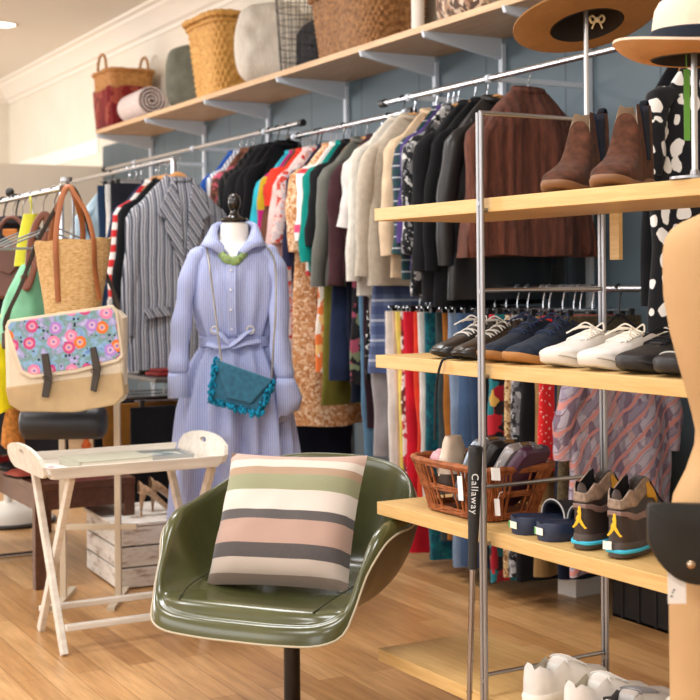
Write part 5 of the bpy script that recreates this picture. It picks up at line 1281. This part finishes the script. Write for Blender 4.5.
for sgn, xs, nm in ((-1, (62, 101), 'front'), (1, (80, 92), 'rear')):
    yy = sgn * 18 * s_
    for w_ in (0, 1):
        pass
    A = f_(xs[0], 300, yy * .93); 
    if sgn < 0: P_ = [f_(62, 302, yy * .92), f_(61, 270, yy * 1.02), f_(60.5, 242, yy * 1.06), f_(62, 215, yy * .7), f_(66, 192, -.02), f_(70, 186, .0), f_(78, 196, -.01), f_(90, 216, yy * .5), f_(98, 242, yy * 1.05), f_(99, 270, yy * 1.02), f_(103, 300, yy * .92)]
    else: P_ = [f_(46, 244, yy), f_(52, 220, yy * .7), f_(62, 196, .02), f_(69, 186, .025), f_(76, 200, .02), f_(80, 222, yy * .8), f_(80, 246, yy)]
    m = MB(); m.tube(spline(P_, 6), .0105, 8, flat=.3, up=(0, 1, 0)); m.build('handle', TL, t)
# floral satchel
t, f_, s_ = bagframe('floral_satchel', 'cream canvas satchel with floral painted flap and dark buckle straps', 66, 412, 4.95)
CANB = fab('dccdb6', .9, .06); CANT = fab('bda27c', .9, .06)
def face_prism(pts, y0, dep, mat, nm, bev=.006, par=None):
    m = MB(); m.prism([(f_(a, y).x, f_(a, y).z) for a, y in pts], dep, lambda x, y, z: Vector((x, y0 + z, y))); return m.build(nm, mat, par or t, bevel=bev, smooth=False)
face_prism([(8, 330), (14, 322), (118, 308), (127, 318), (126, 400), (118, 404), (78, 410), (24, 409), (14, 400), (9, 388)], -.05, .1, CANB, 'body', .016)
face_prism([(9, 386), (125, 372), (127, 394), (118, 404), (78, 411), (24, 410), (13, 403)], -.056, .108, CANT, 'lower_panel', .006)
FLO = NT('painted_flowers', .7, spec=.3)
_v = FLO.node('ShaderNodeTexVoronoi', Vector=FLO.mapping((1, 1, 1), (pi / 2, 0, 0)), Scale=15., Randomness=.8); _v.voronoi_dimensions = '2D'; _r = FLO.xyz(_v.outputs['Color'])
_bg = FLO.ramp(FLO.noise(26, 4)[0], [(.3, (86, 124, 186)), (.42, (140, 176, 214)), (.52, (112, 150, 140)), (.62, (166, 160, 214)), (.72, (206, 212, 226))])
_v2 = FLO.node('ShaderNodeTexVoronoi', Vector=FLO.co, Scale=62.)
_bg = FLO.mix(FLO.math('MULTIPLY', FLO.math('LESS_THAN', _v2.outputs['Distance'], .3), FLO.math('GREATER_THAN', FLO.xyz(_v2.outputs['Color'])[0], .72)), _bg, (36, 44, 70))
_fc = FLO.ramp(_r[0], [(0, (226, 112, 44)), (.3, (196, 74, 130)), (.55, (224, 128, 170)), (.75, (170, 130, 206))], True)
_d = _v.outputs['Distance']; _wob = FLO.math('MULTIPLY', FLO.noise(90, 2)[0], .12)
_dd = FLO.math('ADD', _d, _wob)
_c = FLO.mix(FLO.math('LESS_THAN', _dd, .4), _bg, _fc)
_c = FLO.mix(FLO.math('LESS_THAN', _dd, .25), _c, FLO.mix(.45, _fc, (250, 210, 200))); _c = FLO.mix(FLO.math('LESS_THAN', _dd, .14), _c, (120, 120, 190))
FLO.col(_c); FLO = FLO.m
face_prism([(10, 326), (13, 319), (117, 305), (122, 312), (127, 356), (122, 361), (80, 372), (36, 377), (24, 372)], -.064, .012, CANB, 'flap_edge', .004)
face_prism([(13, 326), (16, 321), (116, 308), (119, 314), (124, 354), (120, 358), (80, 368), (37, 373), (27, 368)], -.067, .012, FLO, 'flap', .003)
for pts in ([(46, 353), (53, 352), (57, 377), (53, 396), (46, 395), (49, 376)], [(94, 347), (100, 346), (105, 368), (100, 391), (94, 389), (97, 370)]):
    face_prism(pts, -.075, .01, leather('3a3129', .5), 'buckle_strap', .003); bks = t.children[-1]
for (a, y) in ((52.5, 376), (100, 370)):
    m = MB(); P_ = f_(a, y, -.078); m.tube([P_ + Vector((.016 * cos(v), -.002, .009 * sin(v))) for v in [2 * pi * k / 12 for k in range(12)]], .002, 6, True); m.build('buckle', plain('5a5048', .4, .8), t)
m = MB(); m.tube(spline([f_(9, 336, 0), f_(6, 320, .0), f_(20, 285, .03), f_(36, 240, .06), f_(58, 196, .1), f_(66, 184, .12), f_(76, 200, .12), f_(92, 250, .1), f_(112, 290, .04), f_(120, 310, 0)], 6), .008, 8, flat=.22, up=(0, 1, 0)); m.build('shoulder_strap', fab('3c332c'), t)
m = MB(); P_ = f_(7, 340, 0); m.box(P_, (.03, .03, .06)); m.build('strap_clip', leather('4a3a2e', .5), t, smooth=False, bevel=.006)
# green handbag
t, f_, s_ = bagframe('mint_handbag', 'mint green slouchy handbag hanging left of the straw tote', 22, 346, 5.25)
MINT = leather('7cc49c', .5, 160, .2)
m = MB(); rows = []
for y, a0, a1, dp in ((348, 2, 48, 30), (344, 0, 50, 44), (320, 0, 50, 50), (300, 4, 46, 44), (284, 12, 42, 32), (270, 19, 40, 18), (263, 22, 38, 10)):
    cx = (a0 + a1) / 2; rows.append([f_(cx, y) + Vector(((a1 - a0) / 2 * s_ * math.copysign(abs(cos(v)) ** .8, cos(v)), dp / 2 * s_ * sin(v) + .01 * noise.noise((v * 2, y * .05, 0)), 0)) for v in [2 * pi * k / 32 for k in range(32)]])
m.rows(rows, True, True, True); m.build('body', MINT, t, sub=1)
BRH = leather('7a4630', .5)
m = MB(); m.tube(spline([f_(30, 268, -.02), f_(34, 240, -.03), f_(42, 220, -.04), f_(50, 216, -.04), f_(50, 232, -.04), f_(40, 262, -.05), f_(34, 284, -.07), f_(31, 288, -.08), f_(28, 276, -.05)], 6), .014, 8, flat=.6, up=(0, 1, 0)); m.build('handle', BRH, t)
m = MB(); m.tube(spline([f_(10, 330, -.09), f_(18, 305, -.08), f_(30, 275, -.06), f_(38, 245, -.05)], 5), .006, 6); m.build('thin_strap', leather('3c3430', .5), t)
t, f_, s_ = bagframe('lime_pouch', 'bright lime yellow slim pouch standing above the mint handbag', 26, 266, 5.28)
m = MB(); m.rows([[f_(a, y) + Vector((7 * s_ * math.copysign(abs(cos(v)) ** .5, cos(v)), .016 * sin(v), 0)) for v in [2 * pi * k / 20 for k in range(20)]] for a, y in ((21, 266), (22, 258), (25, 240), (29, 222), (31, 214))], True, True, True); m.build('body', leather('d4d420', .5), t, ang=60)
m = MB(); m.tube(spline([f_(31, 214), f_(32, 206), f_(31, 200), f_(29, 196, .03)], 4), .004, 6); m.build('loop', leather('b8b818', .5), t)
t, f_, s_ = bagframe('brown_handbag', 'reddish brown flap handbag with arched handle at the left edge', 12, 300, 5.5)
BRB = leather('6a4236', .45)
m = MB(); m.prism([(f_(a, y).x, f_(a, y).z) for a, y in ((-12, 300), (28, 298), (30, 246), (0, 243), (-14, 246))], .1, lambda x, y, z: Vector((x, -.05 + z, y))); m.build('body', BRB, t, bevel=.015)
m = MB(); m.prism([(f_(a, y).x, f_(a, y).z) for a, y in ((-13, 247), (29, 246), (26, 262), (14, 275), (0, 270), (-13, 255))], .012, lambda x, y, z: Vector((x, -.06 + z, y))); m.build('flap', BRB, t, bevel=.004)
m = MB(); m.tube(spline([f_(-4, 248, -.02), f_(0, 230, -.02), f_(10, 218, -.02), f_(20, 220, -.02), f_(27, 232, -.02), f_(29, 248, -.02)], 5), .009, 8); m.build('handle', BRB, t)
m = MB(); m.box(f_(9, 236, .03), (.06, .02, .06)); m.build('orange_lining', leather('cf7a2c', .6), t, bevel=.005, smooth=False)
t, f_, s_ = bagframe('yellow_bag', 'bright yellow fabric bag at the left edge behind the satchel', 2, 412, 5.3)
m = MB(); m.rows([[f_(2, y) + Vector((w_ * s_ * cos(v), .05 * sin(v), .004 * sin(v * 5))) for v in [2 * pi * k / 24 for k in range(24)]] for y, w_ in ((412, 9), (408, 14), (380, 15), (355, 13), (342, 9))], True, True, True); m.build('body', fab('e6d81e', .7), t, ang=60)
m = MB(); m.tube(spline([f_(-3, 344), f_(-2, 320), f_(4, 318), f_(7, 344)], 5), .006, 6); m.build('handle', fab('e6d81e', .7), t)
t, f_, s_ = bagframe('red_pouch', 'red leather pouch below the brown flap handbag at the left edge', 0, 318, 5.55)
m = MB(); m.rows([[f_(0, y) + Vector((w_ * s_ * cos(v), .04 * sin(v), 0)) for v in [2 * pi * k / 20 for k in range(20)]] for y, w_ in ((318, 6), (312, 9), (285, 9), (272, 6))], True, True, True); m.build('body', leather('c81e34', .45), t, ang=60)
m = MB(); m.tube([f_(0, 274), f_(2, 255), f_(2, 240)], .004, 6); m.build('strap', leather('c81e34', .45), t)
t, f_, s_ = bagframe('magenta_pouch', 'magenta pouch squeezed between mint handbag and straw tote', 46, 330, 5.4)
m = MB(); m.rows([[f_(46, y) + Vector((w_ * s_ * cos(v), .03 * sin(v), 0)) for v in [2 * pi * k / 20 for k in range(20)]] for y, w_ in ((330, 9), (325, 12), (300, 11), (288, 7))], True, True, True); m.build('body', leather('a0245c', .45), t, ang=60)
m = MB(); m.tube([f_(46, 289), f_(48, 260), f_(50, 230)], .004, 6); m.build('strap', leather('a0245c', .45), t)
t, f_, s_ = bagframe('black_handbag', 'black leather barrel handbag hanging below the floral satchel', 62, 442, 5.12)
m = MB(); m.rows([[f_(a, 422) + Vector((0, .075 * k * cos(v), .06 * k * sin(v) * 1.1)) for v in [2 * pi * k2 / 24 for k2 in range(24)]] for a, k in ((22, .7), (25, .95), (30, 1), (98, 1), (103, .95), (106, .7))], True, True, True); m.build('body', leather('22252b', .42), t, ang=50)
m = MB(); m.tube(spline([f_(40, 408, -.05), f_(42, 385, -.0), f_(62, 372, .03), f_(86, 384, .0), f_(88, 408, -.05)], 5), .007, 8); m.build('handle', leather('22252b', .42), t)
t, f_, s_ = bagframe('tan_handbag', 'tan suede bag hanging at the left below the satchel corner', 12, 446, 5.3)
m = MB(); m.rows([[f_(13, y) + Vector((w_ * s_ * cos(v), .04 * sin(v), 0)) for v in [2 * pi * k / 24 for k in range(24)]] for y, w_ in ((448, 8), (444, 12), (425, 10), (408, 6))], True, True, True); m.build('body', suede('b87a3c'), t, ang=60)
m = MB(); m.tube([f_(13, 410), f_(16, 380), f_(18, 330)], .005, 6); m.build('strap', suede('9c6430'), t)
# dark clothes hanging on the left rail behind the bags
for i, (y, c_, bt, nm, lb) in enumerate([(5.55, '2a2a2e', .55, 'coat', 'charcoal coat nearest on the left silver rail behind the bags'), (5.75, '5a3a2c', .6, 'jacket', 'chestnut jacket second on the left silver rail'), (5.95, '1b1c22', .5, 'coat', 'black coat third on the left silver rail'), (6.2, '7a6a58', .5, 'coat', 'taupe coat fourth on the left silver rail'), (6.5, '22242c', .5, 'coat', 'ink black coat at the far end of the left silver rail')]):
    garment(nm, lb, lb.split(' on the')[0].replace(' nearest', ''), nm, RB, y, 1.6, bt, .42, .1, fab(c_), .5, 'black', seed=700 + i)
# ------------------------------------------------------------------ bench, shoes on it, crate, heels
DKW = wood((70, 42, 30), (98, 62, 44), 1, 1.2, .35)
bx0, bx1, by0, by1 = 1.5, 1.93, 5.42, 6.7
t = thing('bench', 'low dark brown wooden bench behind the tray table with shoes on top', 'bench', ((bx0 + bx1) / 2, (by0 + by1) / 2, 0))
w_, l_ = bx1 - bx0, by1 - by0
m = MB(); m.box((0, 0, .415), (w_, l_, .03)); m.build('top', DKW, t, smooth=False, bevel=.003)
m = MB()
for sx in (-1, 1): m.box((sx * (w_ / 2 - .02), 0, .36), (.02, l_ - .06, .08))
for sy in (-1, 1): m.box((0, sy * (l_ / 2 - .02), .36), (w_ - .06, .02, .08))
m.build('apron', DKW, t, smooth=False)
for sx in (-1, 1):
    for sy in (-1, 1):
        m = MB(); m.box((sx * (w_ / 2 - .025), sy * (l_ / 2 - .025), .2), (.045, .045, .4)); m.build('leg', DKW, t, smooth=False, bevel=.002)
for i, (x, y, c_, lb) in enumerate([(1.58, 5.62, 'c8604e', 'coral pink low shoe at the near end of the dark bench'), (1.6, 5.86, '1c1c20', 'black glossy low shoe second along the dark bench'), (1.6, 6.1, 'b02a2a', 'red low shoe third along the dark bench'), (1.58, 6.4, 'b8946a', 'tan low shoe at the far end of the dark bench')]):
    shoe('flat_shoe', lb, (x + .1, y, .4305), radians(80), .25, .085, (leather(c_, .35), BLACKP, fab('c8b090')), sole=.008, heel=.012, back=.055, open_end=.62, toe=.5, top=[(0, .056), (.3, .04), (.6, .04), (.7, .042), (.85, .036), (1, .014)], group=None)
q = thing('gift_box', 'bright magenta open box on the dark bench behind the table legs', 'box', (1.78, 5.62, .4305), .2)
m = MB(); m.box((0, 0, .003), (.15, .12, .006))
for c_, dd in (((0, .058, .045), (.15, .004, .09)), ((0, -.058, .045), (.15, .004, .09)), ((.073, 0, .045), (.004, .116, .09)), ((-.073, 0, .045), (.004, .116, .09))): m.box(c_, dd)
m.build('box', plain('c4286c', .5), q, smooth=False)
q = thing('orange_bottle', 'slim orange bottle standing on the dark bench near the magenta box', 'bottle', (1.87, 5.9, .4305))
m = MB(); m.lathe([(.001, 0), (.022, .001), (.022, .09), (.012, .105), (.01, .13), (.001, .131)], 18); m.build('bottle', plain('d8601e', .3), q)
# whitewashed crate with heels on it
cc = at(138, 560, 5.75); 
t = thing('wooden_crate', 'whitewashed wooden crate on the floor behind the tray table', 'crate', (cc.x, cc.y, 0), RA * 0 - .05)
CR = NT('worn_white', .8, spec=.2); CR.col(CR.ramp(CR.noise(11, 6, CR.mapping((1, 1, 4)), .7)[0], [(.32, (150, 126, 104)), (.46, (214, 206, 196)), (.7, (236, 230, 222))])); CR.bump(CR.noise(40, 4)[0], .3, .003); CR = CR.m
for sx in (-1, 1):
    m = MB()
    for k in range(3): m.box((sx * .15, 0, .045 + .085 * k), (.016, .48, .078))
    m.build('side_slats', CR, t, smooth=False, bevel=.002)
for sy in (-1, 1):
    m = MB()
    for k in range(3): m.box((0, sy * .232, .045 + .085 * k), (.284, .016, .078))
    m.build('end_slats', CR, t, smooth=False, bevel=.002)
m = MB(); m.box((0, 0, .263), (.34, .5, .012)); m.build('lid_board', CR, t, smooth=False, bevel=.002)
for i, (x, y) in enumerate(((-.03, -.1), (.05, -.02))):
    q = thing('stiletto_shoe', ['taupe stiletto shoe on the white crate, nearer the table leg', 'taupe stiletto shoe on the white crate, nearer the dress'][i], 'shoe', (cc.x + x, cc.y + y, .2695), radians(-95 + 8 * i))
    TP = suede('b08f70'); L = .24
    m = MB(); rows = []
    for k in range(25):
        u = k / 24; w2 = .037 * interp(u, [0, .05, .2, .4, .7, .85, 1], [.5, .75, .8, .68, 1, .8, .1]); zb = .095 * (1 - sm(.08, .66, u)); tp = zb + interp(u, [0, .2, .5, .6, .75, 1], [.055, .036, .03, .044, .036, .008])
        open_ = sm(.03, .1, u) * (1 - sm(.56, .62, u))
        row = []
        for j in range(17):
            a = -1 + 2 * j / 16; s2 = abs(a); z_ = zb + (tp - zb) * max(0, cos(s2 * pi / 2)) ** .7
            if s2 < .45: z_ = lerp(z_, zb + .005 + (tp - zb - .005) * (s2 / .45) ** 6, open_)
            row.append((w2 * math.copysign(sin(s2 * pi / 2) ** .8, a), L * u, z_))
        rows.append(row)
    m.rows(rows, False); m.build('upper', TP, q, ang=70)
    m = MB(); m.rows([[(x2 * 1.0, y2, z2 - 1e-3 - d_) for x2, y2, z2 in [(.037 * interp(u, [0, .05, .2, .4, .7, .85, 1], [.5, .75, .8, .68, 1, .8, .1]) * sg, L * u, .095 * (1 - sm(.08, .66, u)) + .004) for sg, us in ((1, range(17)), (-1, range(16, -1, -1))) for u in [v / 16 for v in us]]] for d_ in (0, .0029)], True, True, True); m.build('sole', plain('b59a80', .6), q, smooth=False)
    m = MB(); m.tube([(0, .02, .097), (0, .012, .06), (0, .01, .02), (0, .01, 0)], [.016, .009, .005, .005], 10); m.build('heel', TP, q)
# round base at the left, black crates under the low rail, bag on the floor
pb = on_z(8, 522, 0)
t = thing('stand_base', 'white round stand base with dark rim on the floor at the left edge', 'stand base', (pb.x, pb.y, 0))
m = MB(); m.lathe([(.001, 0), (.24, .001), (.25, .012), (.24, .022)], 40); m.build('dark_rim', plain('3a3634', .5), t)
m = MB(); m.lathe([(.235, .022), (.2, .07), (.08, .1), (.02, .105), (.02, 1.1), (.001, 1.101)], 32); m.build('white_dome', plain('ddd8ce', .45), t)
for i, y in enumerate((3.18, 3.68)):
    t = thing('storage_crate', ['black plastic crate under the kimono, nearest the torso form', 'black plastic crate under the low rail, farther from the torso form'][i], 'crate', (3.42, y, 0), 0, 'black crates under the low rail')
    m = MB()
    for c_, dd in (((0, 0, .006), (.36, .48, .012)), ((-.175, 0, .08), (.01, .48, .16)), ((.175, 0, .08), (.01, .48, .16)), ((0, -.235, .08), (.34, .01, .16)), ((0, .235, .08), (.34, .01, .16))): m.box(c_, dd)
    m.build('bin', plain('131316', .6), t, smooth=False, bevel=.002)
    m = MB()
    for k in range(5): m.box((-.182, -.18 + .09 * k, .08), (.006, .012, .15))
    m.box((-.184, 0, .155), (.012, .49, .014)); m.build('ribs', plain('18181b', .6), t, smooth=False)
q = on_z(580, 593, 0)
t = thing('paper_bag', 'white paper carrier bag on the floor below the tweed skirt', 'bag', (q.x, q.y, 0), .1)
m = MB()
for c_, dd in (((0, 0, .002), (.14, .1, .004)), ((0, -.05, .07), (.14, .003, .14)), ((0, .05, .07), (.14, .003, .14)), ((-.07, 0, .07), (.003, .1, .14)), ((.07, 0, .07), (.003, .1, .14))): m.box(c_, dd)
m.build('bag', plain('efeae4', .7), t, smooth=False)
m = MB()
for sy in (-1, 1): m.tube(spline([(-.035, sy * .048, .14), (-.03, sy * .04, .18), (.03, sy * .04, .18), (.035, sy * .048, .14)], 5), .003, 6)
m.build('handles', plain('e2dcd2', .7), t)

# ------------------------------------------------------------------ ceiling lamps
EM = glow((255, 250, 240), 14.)
pd = on_z(2, 24, CZ)
spots = [(pd.x, pd.y)]
for i, (x, y) in enumerate(spots):
    t = thing('ceiling_light', 'round white recessed ceiling light in the upper left corner', 'ceiling light', (x, y, CZ))
    m = MB(); m.lathe([(.1, -.004), (.115, -.012), (.12, -.006), (.12, 0)], 32, cap=False); m.build('trim_ring', plain('f4f2ee', .4), t)
    m = MB(); m.lathe([(.001, -.006), (.1, -.006), (.1, -.003)], 32); m.build('lens', EM, t)
def area(name, loc, sx, sy, power, col, rot=(0, 0, 0), spread=180):
    l = bpy.data.lights.new(name, 'AREA'); l.shape = 'RECTANGLE'; l.size = sx; l.size_y = sy; l.energy = power; l.color = col; l.spread = radians(spread)
    o = bpy.data.objects.new(name, l); C.objects.link(o); o.location = loc; o.rotation_euler = rot; return o
for i, (x, y, p) in enumerate([(-.3, -.6, 75), (-1.2, 2.0, 85), (1.1, 2.2, 85), (-.6, 5.0, 85), (1.6, 5.2, 85), (-.6, 8.2, 85), (1.4, 8.2, 80), (0, 11.6, 95)]):
    area('ceiling_lamp_%d' % i, (x, y, CZ - .03), .9, .9, p * .86, (.98, .99, 1.0))
# daylight from the shop front behind and to the left of the camera, and from the far left, plus an added left fill
area('shop_window_light', (-3.2, -2.6, 1.7), 4.0, 2.4, 170, (.9, .95, 1.0), (radians(80), 0, radians(-50)))
area('left_fill_light', (-4.45, 4.0, 1.9), 6.0, 2.0, 230, (.93, .97, 1.0), (radians(90), 0, radians(-90)))  # added fill, no window modelled: brightens the shelf items from the left
area('far_window_light', (-2.6, 12.6, 1.9), 2.4, 1.8, 400, (.95, .975, 1.0), (radians(80), 0, radians(-115)))
wd = bpy.data.worlds.new('room_air'); bpy.context.scene.world = wd; wd.use_nodes = True
wd.node_tree.nodes['Background'].inputs[0].default_value = (.9, .94, 1, 1); wd.node_tree.nodes['Background'].inputs[1].default_value = .08

# ------------------------------------------------------------------ camera
cd = bpy.data.cameras.new('camera'); co = bpy.data.objects.new('camera', cd); C.objects.link(co)
cd.sensor_width = 36; cd.lens = FPX / 700 * 36; cd.shift_y = -70 / 700; cd.clip_end = 100; cd.clip_start = .05
cd.dof.use_dof = True; cd.dof.focus_distance = 3.35; cd.dof.aperture_fstop = 6.3
co.matrix_world = Matrix(((R2.x, U2.x, -FW.x, CAM.x), (R2.y, U2.y, -FW.y, CAM.y), (R2.z, U2.z, -FW.z, CAM.z), (0, 0, 0, 1)))
sc_ = bpy.context.scene; sc_.camera = co
sc_.view_settings.view_transform = 'Standard'; sc_.view_settings.look = 'None'; sc_.view_settings.exposure = -0.62; sc_.view_settings.gamma = 1.0
try: sc_.view_settings.use_curve_mapping = False
except Exception: pass
